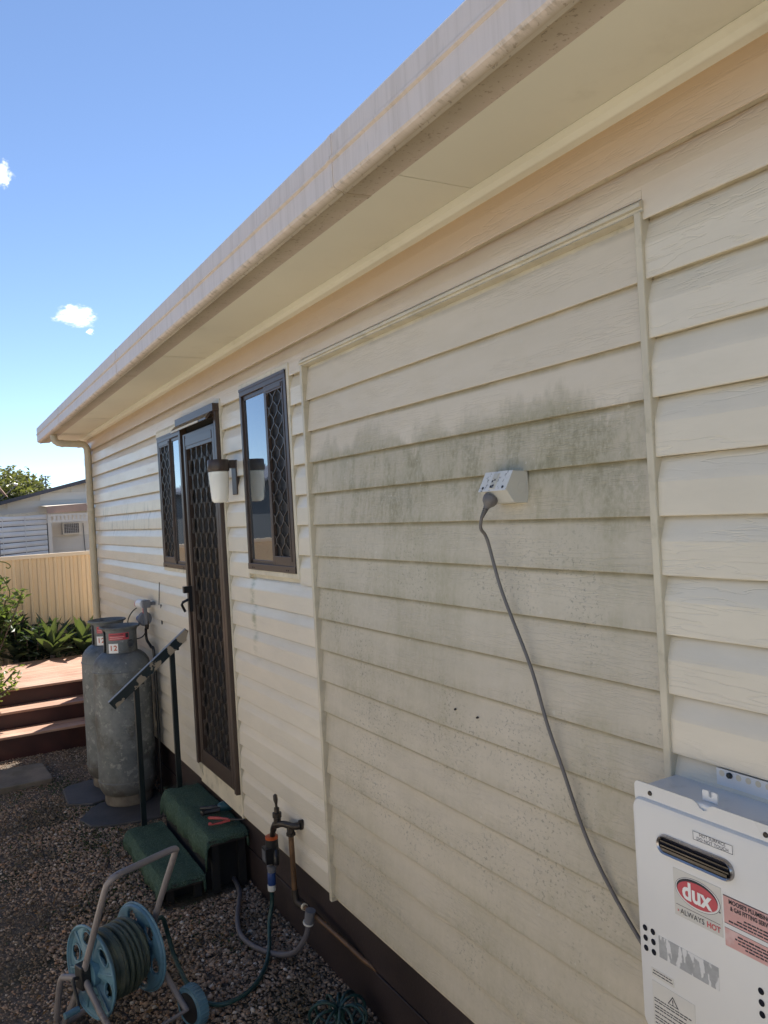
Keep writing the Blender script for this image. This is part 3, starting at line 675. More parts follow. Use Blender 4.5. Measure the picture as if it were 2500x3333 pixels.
dx = sticker('brand_sticker', 1.033, 1.146, 1.131, 1.226, M['sticker'])
def ellipse(name, cy, cz, a, b_, mat, parent, lift, tilt=0., n=48):
    mb = MB(); mb.v = [(FX-lift, cy+a*math.cos(t)*math.cos(tilt)-b_*math.sin(t)*math.sin(tilt), cz+a*math.cos(t)*math.sin(tilt)+b_*math.sin(t)*math.cos(tilt)) for t in [2*math.pi*k/n for k in range(n)]]; mb.f = [tuple(range(n))]; return mb.build(name, mat, parent)
ellipse('logo_outline', 1.0885, 1.190, .0535, .0300, M['ink'], dx, .0009); ellipse('logo_ring', 1.0885, 1.190, .0525, .0292, M['whiteprint'], dx, .0011)
ellipse('logo_shadow', 1.0895, 1.1915, .0490, .0262, M['ink'], dx, .0013); ellipse('logo_oval', 1.0885, 1.1885, .0478, .0242, M['red'], dx, .0015)
htext('dux', .049, 1.0905, 1.1885, M['whiteprint'], dx, sx=.92, bold=.0016, lift=.0019)
ellipse('logo_dot', 1.037, 1.178, .0018, .0018, M['ink'], dx, .0012, n=12)
bd = MB().box(FX-.001, FX-.0004, 1.038, 1.142, 1.1535, 1.1542); bd.build('rule_line', M['ink'], dx)
htext('ALWAYS', .0155, 1.132, 1.1425, M['ink'], dx, 'LEFT', .95); htext('HOT', .0155, 1.069, 1.1425, M['redtxt'], dx, 'LEFT', .95, .0005)
MB().add([(FX-.0012, 1.1385, 1.1455), (FX-.0012, 1.1385, 1.1395), (FX-.0012, 1.1345, 1.1425)], [(0,1,2)]).build('arrow_mark', M['redtxt'], dx)
pk = sticker('service_sticker', .900, 1.028, 1.120, 1.217, M['pink'])
htext("MOOSE'S PLUMBING", .0118, .972, 1.2075, M['ink'], pk, sx=.82, bold=.00035); htext('& GAS FITTING SERVICES', .0118, .966, 1.1955, M['ink'], pk, sx=.72, bold=.00035)
def wordbars(parent, lines, h, mat=M['ink'], lift=.0011):
    rr = random.Random(3)
    for (ya, yb, z) in lines:
        y = yb; mb = MB()
        while y > ya:
            wd = min(rr.uniform(.004, .012), y-ya)
            if wd < .0008: break
            mb.box(FX-lift, FX-.0004, y-wd, y, z-h*.5, z+h*rr.uniform(.3, .5)); y -= wd+.0016
        mb.build('fine_print', mat, parent)
wordbars(pk, [(.935, .985, 1.182), (.915, 1.0, 1.176), (.905, 1.018, 1.170), (.915, 1.0, 1.147), (.91, 1.006, 1.141), (.905, 1.0, 1.135), (.93, .985, 1.129)], .0030)
bd = MB().box(FX-.001, FX-.0005, .9005, 1.0275, 1.1555, 1.1635); bd.build('pale_strip', M['whiteprint'], pk)
bd = MB().box(FX-.0011, FX-.0005, .9005, 1.0275, 1.1635, 1.1643); bd.box(FX-.0011, FX-.0005, .9005, 1.0275, 1.1547, 1.1555); bd.box(FX-.0011, FX-.0005, .90, 1.028, 1.2155, 1.2169); bd.build('strip_lines', M['ink'], pk)
sticker('foil_sticker', 1.048, 1.194, 1.021, 1.066, M['foil'])
w1 = sticker('warning_text_sticker', 1.160, 1.218, .972, .989, M['sticker']); wordbars(w1, [(1.165, 1.213, .985), (1.163, 1.215, .979)], .0022)
w2 = sticker('warning_sticker', 1.110, 1.218, .868, .962, M['sticker'])
tri = MB(); A_, B_, C_ = Vector((1.1645, .952)), Vector((1.1785, .932)), Vector((1.1505, .932)); ctr = (A_+B_+C_)/3
for s_, nm, mt, lf in ((1., 'warning_triangle', M['ink'], .0012), (.74, 'triangle_field', M['sticker'], .0014)):
    MB().add([(FX-lf, *(ctr+(p-ctr)*s_)) for p in (A_, B_, C_)], [(0,1,2)]).build(nm, mt, w2)
htext('!', .016, 1.1645, .9385, M['ink'], w2, bold=.0005, lift=.0017)
wordbars(w2, [(1.12, 1.214, .9265), (1.13, 1.214, .921), (1.118, 1.214, .912), (1.14, 1.214, .9065), (1.118, 1.214, .898), (1.12, 1.214, .889), (1.13, 1.214, .8835), (1.118, 1.214, .875)], .0022)
for by, cols in ((1.230, (0, -.021)), (.957, (0, -.021))):
    for i, dy in enumerate(cols):
        for k in range(3): ellipse('vent_hole', by+dy, 1.0665-.0215*k+(.0 if i == 0 else -.0), .0062, .0065, M['void'], cover, .0004, n=20)
# mounting bracket on the wall
bk = MB(); bk.box(-.016, -.0135, .91, 1.116, 1.372, 1.414); bk = bk.build('wall_bracket', M['white_top'], ht)
for i, y in enumerate((1.103, 1.084, 1.064, 1.042, 1.020, .998, .975)):
    MB().tube([(-.0165, y, 1.4045), (-.0158, y, 1.4045)], .0062, 16).build('bracket_hole', M['trim'] if i != 1 else M['ink'], bk)
MB().lathe([(.0062, 0), (.0062, .004), (.005, .005)], (-.0168, 1.084, 1.405), 6, (-1,0,0)).build('hex_screw', M['green_paint'], bk)
MB().tube([(-.06, 1.15, .862), (-.06, 1.15, .70), (-.03, 1.15, .66), (-.03, 1.15, .3)], .011, 12, spline=4).build('copper_pipe', M['copper'], ht, True)
MB().tube([(-.06, 1.02, .862), (-.06, 1.02, .2)], .011, 12).build('copper_pipe', M['copper'], ht, True)

# ------------------------------------------------------------------ gravel yard
def stones(n, x0, x1, y0, y1, smin, smax, name, seed, zfun=None, keep=None):
    rg = np.random.default_rng(seed)
    ph = (1+5**.5)/2
    V = np.array([(-1,ph,0),(1,ph,0),(-1,-ph,0),(1,-ph,0),(0,-1,ph),(0,1,ph),(0,-1,-ph),(0,1,-ph),(ph,0,-1),(ph,0,1),(-ph,0,-1),(-ph,0,1)])/1.9
    F = np.array([(0,11,5),(0,5,1),(0,1,7),(0,7,10),(0,10,11),(1,5,9),(5,11,4),(11,10,2),(10,7,6),(7,1,8),(3,9,4),(3,4,2),(3,2,6),(3,6,8),(3,8,9),(4,9,5),(2,4,11),(6,2,10),(8,6,7),(9,8,1)])
    px = rg.uniform(x0, x1, n); py = rg.uniform(y0, y1, n)
    if keep is not None: k = keep(px, py); px, py = px[k], py[k]; n = len(px)
    s = rg.uniform(0, 1, n)**1.8*(smax-smin)+smin
    jit = rg.uniform(.68, 1.2, (n, 12, 1))
    P = V[None]*jit*np.stack([s*rg.uniform(.75, 1.35, n), s*rg.uniform(.75, 1.35, n), s*rg.uniform(.45, .8, n)], 1)[:, None]*.5
    a = rg.uniform(0, 6.28, n); tl = rg.normal(0, .35, n); ca, sa, ct, st = np.cos(a), np.sin(a), np.cos(tl), np.sin(tl)
    Y = P[..., 1]*ct[:, None]-P[..., 2]*st[:, None]; Z = P[..., 1]*st[:, None]+P[..., 2]*ct[:, None]
    X2 = P[..., 0]*ca[:, None]-Y*sa[:, None]; Y2 = P[..., 0]*sa[:, None]+Y*ca[:, None]
    out = np.stack([X2+px[:, None], Y2+py[:, None], Z+(s*.18*rg.uniform(-.6, 1.2, n))[:, None]], 2).reshape(-1, 3)
    faces = (F[None]+12*np.arange(n)[:, None, None]).reshape(-1, 3)
    me = bpy.data.meshes.new(name); me.vertices.add(len(out)); me.vertices.foreach_set('co', out.ravel().astype(np.float32))
    me.loops.add(faces.size); me.loops.foreach_set('vertex_index', faces.ravel().astype(np.int32)); me.polygons.add(len(faces)); me.polygons.foreach_set('loop_start', np.arange(0, faces.size, 3, dtype=np.int32))
    me.update(calc_edges=True)
    tone = np.repeat(rg.beta(2.0, 2.2, n), 12); ca_ = me.color_attributes.new('tone', 'FLOAT_COLOR', 'POINT'); ca_.data.foreach_set('color', np.stack([tone, tone, tone, np.ones_like(tone)], 1).ravel().astype(np.float32))
    return link(name, me, M['gravel'])
def k1(x, y): return (np.random.default_rng(5).uniform(0, 1, len(x)) < np.clip((x+1.25)/.75, .0, 1)) & k2(x, y)
def k2(x, y): return (x < .02) & ~((x > -.46) & (x < -.02) & (y > 4.15) & (y < 5.05)) & ~((y > 7.69) & (x > -2.2))
tag(stones(24000, -1.25, .02, 2.5, 6.4, .009, .026, 'gravel', 1, keep=k1), 'loose brown and grey gravel covering the yard beside the house', 'gravel', kind='stuff')
tag(stones(34000, -1.6, .02, 2.9, 7.7, .006, .014, 'gravel', 2, keep=k2), 'loose brown and grey gravel covering the yard beside the house', 'gravel', kind='stuff')
def slab(name, poly, z0, z1, mat, label, cat, group=None):
    return tag(MB().prism(poly, 'z', z0, z1).build(name, mat, None, bevel=.008), label, cat, group)
slab('stepping_stone', [(-1.32, 6.75), (-1.0, 6.735), (-.672, 6.745), (-.665, 6.80), (-.69, 7.25), (-.72, 7.262), (-1.33, 7.28)], -.02, .042, M['paver'], 'grey-brown concrete paver lying in the gravel before the deck steps', 'paver')
slab('slate_slab', [(-.65, 6.10), (-.64, 6.45), (-.60, 6.53), (-.44, 6.57), (-.05, 6.60), (-.04, 6.05), (-.42, 6.03), (-.5, 6.0)], -.02, .022, M['slate'], 'dark slate slab under the rear gas cylinder', 'slab', 'slate slabs under the gas cylinders')
slab('slate_slab', [(-.63, 5.74), (-.585, 5.56), (-.47, 5.50), (-.30, 5.46), (-.05, 5.44), (-.04, 6.0), (-.45, 5.99), (-.52, 5.93)], -.02, .020, M['slate'], 'dark slate slab under the front gas cylinder', 'slab', 'slate slabs under the gas cylinders')

# ------------------------------------------------------------------ gas cylinders
def cylinder(x, y, face, which):
    t = thing('gas_cylinder', which, 'gas cylinder', (x, y, .02), 'gas cylinders beside the wall'); z = .02
    rd = .198
    MB().lathe([(.150, z), (.158, z), (.163, z+.015), (.160, z+.05), (.163, z+.075), (.15, z+.078)], (x, y, 0), 40).build('foot_ring', M['ring'], t, True)
    pr = [(.10, z+.052), (.145, z+.058), (.172, z+.075), (.190, z+.105), (rd, z+.145), (rd, z+.158), (rd+.0035, z+.161), (rd+.0035, z+.168), (rd, z+.171)]
    pr += [(rd-.001*math.sin(k), z+.171+k*.12) for k in range(1, 7)] + [(rd, z+.925), (rd+.0035, z+.928), (rd+.0035, z+.935), (rd, z+.938), (rd-.002, z+.955), (.188, z+.990), (.168, z+1.022), (.142, z+1.046), (.118, z+1.058), (.05, z+1.066)]
    b = MB().lathe(pr, (x, y, 0), 56).build('tank', M['galv'], t, True)
    mb = MB(); N = 64; zs = [1.045, 1.075, 1.105, 1.135, 1.165, 1.195, 1.212, 1.224, 1.232, 1.236, 1.232]
    rs = [.116, .115, .1145, .114, .114, .115, .118, .123, .129, .134, .137]
    # resample finer for the hand hole
    ZZ = []; RR = []
    for i in range(len(zs)-1):
        for j in range(3 if i < 5 else 1): ZZ.append(zs[i]+(zs[i+1]-zs[i])*j/(3 if i < 5 else 1)); RR.append(rs[i]+(rs[i+1]-rs[i])*j/(3 if i < 5 else 1))
    ZZ.append(zs[-1]); RR.append(rs[-1])
    for q, rr_ in zip(ZZ, RR):
        for k in range(N): a = face+2*math.pi*k/N; mb.v.append((x+rr_*math.cos(a), y+rr_*math.sin(a), z+q))
    for i in range(len(ZZ)-1):
        for k in range(N):
            a = (k+.5)*360/N; a = a-360 if a > 180 else a; q = (ZZ[i]+ZZ[i+1])/2
            hole = ((a-38)/13)**2+((q-1.120)/.030)**2 < 1
            gap = -80 < a < -56 and q < 1.205
            gap2 = 150 < abs(a) and q < 1.2
            if hole or gap or gap2: continue
            mb.f.append((i*N+k, i*N+(k+1) % N, (i+1)*N+(k+1) % N, (i+1)*N+k))
    c = mb.build('collar', M['galv'], t, True); so_ = c.modifiers.new('thick', 'SOLIDIFY'); so_.thickness = .005; so_.offset = -1
    rim = MB().tube([(x+.133*math.cos(2*math.pi*k/48), y+.133*math.sin(2*math.pi*k/48), z+1.234) for k in range(49)], .0075, 8, False).build('rim', M['galv'], c, True)
    v = MB().lathe([(.022, z+1.05), (.022, z+1.11), (.016, z+1.12), (.016, z+1.15), (.03, z+1.152), (.03, z+1.175), (.01, z+1.18)], (x, y, 0), 16); v.tube([(x, y, z+1.135), (x+.10, y, z+1.135)], .011, 10); v.build('valve', M['brass'], t, True)
    def patch(name, a0, a1, z0, z1, mat, lift, par):
        mb = MB(); n = 10
        for i in range(n+1):
            a = face+R(a0+(a1-a0)*i/n)
            for q in (z0, z1): mb.v.append((x+(.1155+lift)*math.cos(a), y+(.1155+lift)*math.sin(a), z+q))
        mb.f = [(2*i, 2*i+2, 2*i+3, 2*i+1) for i in range(n)]; return mb.build(name, mat, par)
    patch('hazard_label', -40, 30, 1.152, 1.200, M['red'], .0018, c)
    p_ = patch('fine_print', -36, 8, 1.160, 1.164, M['pink'], .0026, c); patch('fine_print', -36, 14, 1.172, 1.176, M['pink'], .0026, c); patch('fine_print', -36, 10, 1.186, 1.190, M['ink'], .0026, c); patch('hazard_diamond', 18, 28, 1.165, 1.195, M['ink'], .0026, c)
    patch('date_sticker', -42, -8, 1.062, 1.128, M['whiteprint'], .0022, c)
    for s_, da in (('1', -32), ('2', -17)):
        a = face+R(da); n_ = Vector((math.cos(a), math.sin(a), 0)); rt = Vector((-math.sin(a), math.cos(a), 0))
        text('lettering', s_, .050, M['orange'], c, Vector((x, y, z+1.096))+n_*.1185, rt, (0,0,1), bold=.0012)
    return t
CA = lambda x, y: math.atan2(0-y, -1.4-x)
cylinder(-.262, 5.93, CA(-.262, 5.93), 'front one of two grey steel gas cylinders, standing nearer the handrail')
cylinder(-.262, 6.40, CA(-.262, 6.40), 'rear one of two grey steel gas cylinders, half hidden behind the other')
# regulator on the wall
rg = thing('gas_regulator', 'grey gas changeover regulator with white gauge on the wall above the cylinders', 'regulator', (-.08, 5.93, 1.3))
X = -.085
b = MB().box(X-.02, X+.035, 5.86, 5.905, 1.37, 1.425); b.box(X-.012, X+.012, 5.875, 5.90, 1.25, 1.38); b.box(-.055, -.012, 5.87, 5.90, 1.385, 1.41); b.build('regulator_body', M['greyfit'], rg, bevel=.004)
MB().tube([(X, 5.905, 1.397), (X-.01, 6.02, 1.390)], .034, 18).build('gauge_cap', M['whiteprint'], rg, True)
MB().tube([(X-.01, 6.02, 1.390), (X-.012, 6.045, 1.389)], .030, 18).build('gauge_window', M['redtxt'], rg, True)
MB().lathe([(.018, -.03), (.045, -.028), (.052, -.012), (.052, .0), (.038, .018), (.024, .034), (.022, .05)], (X, 5.93, 1.287), 24, (-.1, 1, -.05)).build('diaphragm_housing', M['greyfit'], rg, True)
MB().tube([(X-.006, 5.975, 1.285), (X-.012, 6.05, 1.281)], .0215, 16).build('regulator_knob', M['bluefit'], rg, True)
MB().box(X-.014, X-.010, 5.90, 5.912, 1.33, 1.375).build('red_indicator', M['redtxt'], rg)
MB().tube([(X+.01, 5.90, 1.27), (X+.01, 5.905, 1.235), (X+.01, 5.91, 1.215)], [.012, .016, .013], 12).build('outlet_fitting', M['brass'], rg, True)
MB().tube([(X, 5.90, 1.22), (X+.005, 5.915, 1.14), (X+.02, 5.86, 1.09), (X+.03, 5.82, 1.03), (X+.03, 5.82, .5), (X+.03, 5.82, .05)], .010, 10, spline=6).build('gas_hose', M['black'], rg, True)
MB().tube([(X-.01, 6.03, 1.372), (X-.04, 6.12, 1.33), (X-.06, 6.19, 1.27), (X-.07, 6.22, 1.20), (-.20, 6.36, 1.17)], .0045, 8, spline=6).build('pigtail_hose', M['black'], rg, True)
MB().tube([(X+.0, 5.88, 1.21), (X-.02, 5.93, 1.16), (X-.06, 6.0, 1.14), (-.20, 5.96, 1.16)], .0045, 8, spline=6).build('pigtail_hose', M['black'], rg, True)
MB().tube([(-.03, 5.70, 1.40), (-.028, 5.66, 1.56)], .003, 6).build('wire_stub', M['black'], rg)
MB().box(-.018, -.012, 5.70, 5.712, 1.26, 1.40).build('mounting_strap', M['black'], rg)

# ------------------------------------------------------------------ handrail
rl = thing('handrail', 'dark green steel handrail with flaking sloped top bar beside the carpeted steps', 'handrail', (-.34, 5.09, .14))
RY = 5.085
def slopebar(p, q, t, y0, y1, name, mat, par):
    p = Vector(p); q = Vector(q); d = (q-p).normalized(); n = Vector((-d.y, d.x))*t
    MB().prism([tuple(p), tuple(q), tuple(q-n), tuple(p-n)], 'y', y0, y1).build(name, mat, par, bevel=.002)
top = slopebar((-.515, .905), (-.020, 1.296), .058, RY-.014, RY+.014, 'top_rail', M['rail'], rl)
slopebar((-.516, .9075), (-.020, 1.2985), .003, RY-.0145, RY+.0145, 'rail_cap', M['rail_top'], rl)
for x, z0, z1 in ((-.345, .10, .99), (-.115, .25, 1.17)):
    MB().box(x-.016, x+.016, RY-.012, RY+.012, z0, z1).build('post', M['green_paint'], rl, bevel=.002)
    MB().box(x+.016, x+.045, RY-.008, RY+.008, z1-.005, z1+.02).build('weld_tab', M['green_paint'], rl)

# ------------------------------------------------------------------ carpeted steps
def step(x0, x1, y0, y1, zt, label, zb=.025):
    t = thing('step', label, 'step', ((x0+x1)/2, (y0+y1)/2, 0), 'steps at the security door')
    MB().box(x0+.016, x1-.012, y0+.10, y1-.06, .0, zt-.024).build('shaded_hollow', M['dark'], t)  # near-black box and legs paint the shade in the hollow under the turf
    for yy in (y0+.03, y1-.05): MB().box(x0+.03, x0+.07, yy, yy+.03, 0, zt-.024).build('shade_leg', M['dark'], t); MB().box(x1-.06, x1-.02, yy, yy+.03, 0, zt-.024).build('shade_leg', M['dark'], t)
    MB().box(x0+.012, x1-.01, y0+.02, y0+.045, zt-.05, zt-.022).build('tread_edge', M['base'], t)
    # turf draped over, softly rounded, wavy skirt
    nx, ny = 22, 40; mb = MB(); prof = []
    # profile across x: down the front, over the top
    pf = [(x0-.006, zb), (x0-.006, (zt+zb)*.5), (x0-.002, zt-.045), (x0+.006, zt-.018), (x0+.022, zt-.003)] + [(x0+.022+(x1-x0-.03)*k/8, zt+.002*math.sin(k*1.7)) for k in range(1, 9)] + [(x1-.002, zt-.006), (x1, zt-.03), (x1, zt-.06)]
    for j in range(ny+1):
        y = y0+(y1-y0)*j/ny; e = min(j, ny-j)/ny; dr = (.035 if j in (0, ny) else .012 if j in (1, ny-1) else .003 if j in (2, ny-2) else 0)
        yy = y+(.012 if j == 0 else -.012 if j == ny else 0)
        for i, (px, pz) in enumerate(pf):
            wob = .006*math.sin(y*23+px*9)+.004*math.sin(y*57)
            mb.v.append((px+(wob if i < 4 else 0), yy+(.006*math.sin(px*60) if dr else 0), max(.012, pz-dr+wob*.35)))
    L = len(pf)
    mb.f = [(j*L+i, j*L+i+1, (j+1)*L+i+1, (j+1)*L+i) for j in range(ny) for i in range(L-1)]
    c = mb.build('turf_cover', M['turf'], t, True); s_ = c.modifiers.new('thick', 'SOLIDIFY'); s_.thickness = .012
    # turf pile along edges and top
    me = MB(); rr = random.Random(int(zt*1000))
    for _ in range(5200):
        i = rr.random(); u = rr.uniform(x0, x1-.004); v = rr.uniform(y0, y1); h = rr.uniform(.004, .009); q = rr.uniform(0, 6.28); dx_, dy_ = math.cos(q)*.0012, math.sin(q)*.0012
        if i < .3: bx, bz = x0-.008+rr.uniform(-.002, .004), rr.uniform(zb, zt-.02); tipd = Vector((-h, 0, rr.uniform(-.003, .004)))
        elif i < .42: bx, bz = u, zt-rr.uniform(.0, .03); v = y0+.004; tipd = Vector((0, -h, -.003))
        else: bx, bz = max(u, x0+.02), zt-.001; tipd = Vector((rr.uniform(-.004,.004), rr.uniform(-.004,.004), h*.9))
        o_ = Vector((bx, v, bz)); me.add([o_+Vector((dx_, dy_, 0)), o_-Vector((dx_, dy_, 0)), o_+tipd], [(0,1,2)])
    p = me.build('turf_pile', M['turf_fibre'], t); p['kind'] = 'stuff'
    return t
step(-.468, -.232, 4.175, 5.115, .124, 'lower green turf-covered step resting on the gravel')
step(-.224, .012, 4.155, 5.145, .304, 'upper green turf-covered step under the door with tools on it', .175)
# tools on the upper step
ZT = .327
pl = thing('pliers', 'long-nose pliers with red handles lying on the upper step', 'pliers', (-.1, 4.31, ZT-.012))
def obl(pts, r_, name, mat, par, sm=True, k=6): return MB().tube(pts, r_, 8, spline=k).build(name, mat, par, sm)
obl([(-.085, 4.205, ZT), (-.12, 4.245, ZT+.001), (-.162, 4.285, ZT+.001), (-.170, 4.288, ZT)], [.007, .0085, .0085, .007], 'handle', M['redgrip'], pl)
obl([(-.085, 4.185, ZT), (-.13, 4.185, ZT), (-.18, 4.200, ZT), (-.197, 4.206, ZT)], [.007, .0085, .0085, .007], 'handle', M['redgrip'], pl)
MB().box(-.185, -.125, 4.181, 4.203, ZT+.006, ZT+.0095).build('grip_inlay', M['black'], pl)
MB().lathe([(.014, -.005), (.015, 0), (.014, .006)], (-.070, 4.185, ZT), 16).build('pivot', M['steel_in'], pl, True)
for s_ in (-1, 1): obl([(-.085, 4.193-s_*.004, ZT), (-.055, 4.172+s_*.004, ZT+.002), (-.012, 4.138+s_*.002, ZT+.004)], [.008, .005, .002], 'jaw', M['steel_in'], pl)
ct = thing('cordless_tool', 'dark cordless hand tool with teal body lying beside the red pliers', 'tool', (-.08, 4.48, ZT-.012))
MB().lathe([(.010, -.055), (.022, -.052), (.027, -.03), (.028, .0), (.026, .03), (.016, .046), (.006, .05)], (-.045, 4.365, ZT+.018), 20, (-.90, .10, .06)).build('tool_body', M['teal'], ct, True)
obl([(-.085, 4.372, ZT+.016), (-.13, 4.40, ZT+.014), (-.165, 4.43, ZT+.012), (-.172, 4.436, ZT+.011)], [.016, .012, .011, .008], 'jaw', M['black'], ct)
obl([(-.085, 4.355, ZT+.010), (-.13, 4.362, ZT+.008), (-.17, 4.366, ZT+.007), (-.19, 4.362, ZT+.006)], [.017, .016, .016, .011], 'handle', M['black'], ct)

for o_ in (pl, ct):
    o_.location = Vector(o_.location)+Vector((.030, 0, 0))
    for c_ in o_.children: c_.location.y += .10

# ------------------------------------------------------------------ garden tap with timer, pipes and hose
tp = thing('garden_tap', 'tarnished brass garden tap on a copper pipe fixed low on the wall', 'tap', (-.06, 3.4, .2))
TX = -.062
MB().tube([(-.012, 3.345, .592), (-.03, 3.345, .592)], .022, 16).build('wall_flange', M['brass'], tp, True)
b = MB(); b.tube([(-.03, 3.345, .590), (-.055, 3.36, .588), (-.075, 3.42, .584), (-.085, 3.47, .570), (-.088, 3.505, .555), (-.089, 3.53, .520), (-.0895, 3.545, .480)], [.016, .015, .014, .017, .015, .013, .014], 14, spline=5)
b.tube([(-.062, 3.378, .59), (-.062, 3.378, .540)], .017, 6); b.tube([(-.062, 3.378, .555), (-.062, 3.378, .545)], .021, 16)
b.build('tap_body', M['brass'], tp, True)
b = MB().tube([(-.086, 3.475, .575), (-.086, 3.475, .60), (-.086, 3.475, .602), (-.086, 3.475, .622), (-.086, 3.475, .624), (-.086, 3.475, .645)], [.017, .017, .021, .021, .013, .012], 16); b.tube([(-.086, 3.475, .64), (-.087, 3.477, .668)], .006, 10)
b.build('bonnet', M['brass'], tp, True)
MB().tube([(-.087, 3.474, .662), (-.087, 3.479, .680), (-.088, 3.480, .700), (-.088, 3.480, .706)], [.006, .011, .010, .005], 12).build('tap_handle', M['brass'], tp, True)
MB().tube([(-.062, 3.378, .54), (-.060, 3.376, .285)], .0125, 14).build('riser_pipe', M['copper'], tp, True)
MB().tube([(-.060, 3.376, .300), (-.060, 3.375, .265), (-.055, 3.37, .245), (-.045, 3.35, .238), (-.04, 3.33, .236)], [.017, .017, .019, .018, .017], 12).build('elbow', M['brass'], tp, True)
MB().tube([(-.04, 3.335, .236), (-.036, 3.25, .240), (-.012, 3.0, .222), (.010, 2.86, .198), (.03, 2.78, .187)], .0105, 12).build('supply_pipe', M['copper'], tp, True)
MB().tube([(-.0405, 3.330, .2365), (-.0395, 3.315, .238)], .0155, 12).build('collar_ring', M['trim'], tp, True)
tm = thing('tap_timer', 'black tap timer with orange collar and blue hose fitting hanging under the tap', 'tap timer', (-.09, 3.56, .35))
tx, ty = -.090, 3.550
MB().lathe([(.027, .478), (.030, .480), (.030, .492), (.027, .494)], (tx, ty, 0), 24).build('collar', M['orange'], tm, True)
b = MB().lathe([(.020, .375), (.026, .378), (.030, .40), (.030, .44), (.029, .478), (.02, .479)], (tx, ty, 0), 20); b.box(tx-.042, tx-.012, ty-.028, ty+.028, .375, .445); b.tube([(tx+.01, ty-.03, .43), (tx+.0, ty-.048, .41), (tx+.0, ty-.045, .375)], .014, 10); b.build('timer_body', M['black'], tm, True)
MB().box(tx-.0445, tx-.042, ty-.020, ty+.020, .385, .435).build('dial_window', M['greyfit'], tm, bevel=.002)
MB().lathe([(.012, .352), (.013, .356), (.013, .376)], (tx-.004, ty+.004, 0), 14).build('outlet_thread', M['steel'], tm, True)
MB().lathe([(.017, .322), (.0205, .326), (.0205, .338), (.0225, .340), (.0225, .352), (.018, .355)], (tx-.006, ty+.006, 0), 20).build('hose_adapter', M['greyfit'], tm, True)
MB().lathe([(.0175, .262), (.0190, .266), (.0190, .316), (.0165, .322)], (tx-.008, ty+.010, 0), 20).build('blue_connector', M['bluefit'], tm, True)
MB().lathe([(.013, .232), (.0185, .236), (.0195, .250), (.0195, .262)], (tx-.009, ty+.012, 0), 20).build('white_nut', M['sticker'], tm, True)

# hose reel frame geometry
ax = Vector((math.cos(R(20)), math.sin(R(20)), 0)); bx_ = Vector((-ax.y, ax.x, 0))   # axis (left to right), away from viewer
HC = Vector((-.846, 3.337, .262))
def rp(a, b_, z): return HC+ax*a+bx_*b_+Vector((0,0,z-.262))
# garden hose from tap to reel
hz = [(tx-.010, ty+.013, .24), (tx-.012, ty+.015, .17), (-.125, 3.55, .10), (-.165, 3.46, .035), (-.215, 3.37, .018), (-.30, 3.26, .018), (-.385, 3.205, .018), (-.475, 3.20, .018), (-.53, 3.27, .018), (-.555, 3.38, .03), (-.575, 3.52, .10), (-.592, 3.56, .20), (-.615, 3.53, .275), (-.652, 3.49, .285), (-.682, 3.455, .265)]
tag(MB().tube(hz, .0095, 10, spline=10).build('garden_hose', M['hose'], None, True), 'dark green garden hose looping over the gravel from tap to reel', 'hose')
# grey drain hose
dz_ = thing('drain_hose', 'grey rubber hose curving over gravel from wall pipe towards the steps', 'hose', (-.1, 3.5, 0))
MB().tube([(-.052, 3.225, .265), (-.060, 3.235, .205)], [.023, .021], 16).build('fitting', M['greyfit'], dz_, True)
MB().tube([(-.060, 3.235, .213), (-.061, 3.237, .206)], .024, 16).build('clamp', M['sticker'], dz_, True)
MB().tube([(-.060, 3.235, .215), (-.068, 3.25, .15), (-.095, 3.30, .07), (-.13, 3.37, .03), (-.175, 3.45, .020), (-.218, 3.56, .020), (-.225, 3.68, .020), (-.19, 3.82, .020), (-.13, 3.97, .02), (-.085, 4.09, .02), (-.06, 4.25, .02), (-.055, 4.42, .02)], .0125, 12, spline=8).build('hose_body', M['greyhose'], dz_, True)
# coiled hose at the bottom edge
ch = MB(); pts = []; rr = random.Random(4)
for k in range(330):
    t = k/329*2*math.pi*1.15; a = t*12; q = .052+.006*math.sin(3*t)
    pts.append(Vector((-.135, 2.800, .058))+Vector((math.cos(t), math.sin(t), 0))*(.058+q*math.cos(a))+Vector((0, 0, q*.92*math.sin(a)+.006*math.sin(5*t))))
ch.tube(pts, .0058, 8); tag(ch.build('coil_hose', M['hose'], None, True), 'teal green spiral hose coiled on the gravel by the base boards', 'hose')

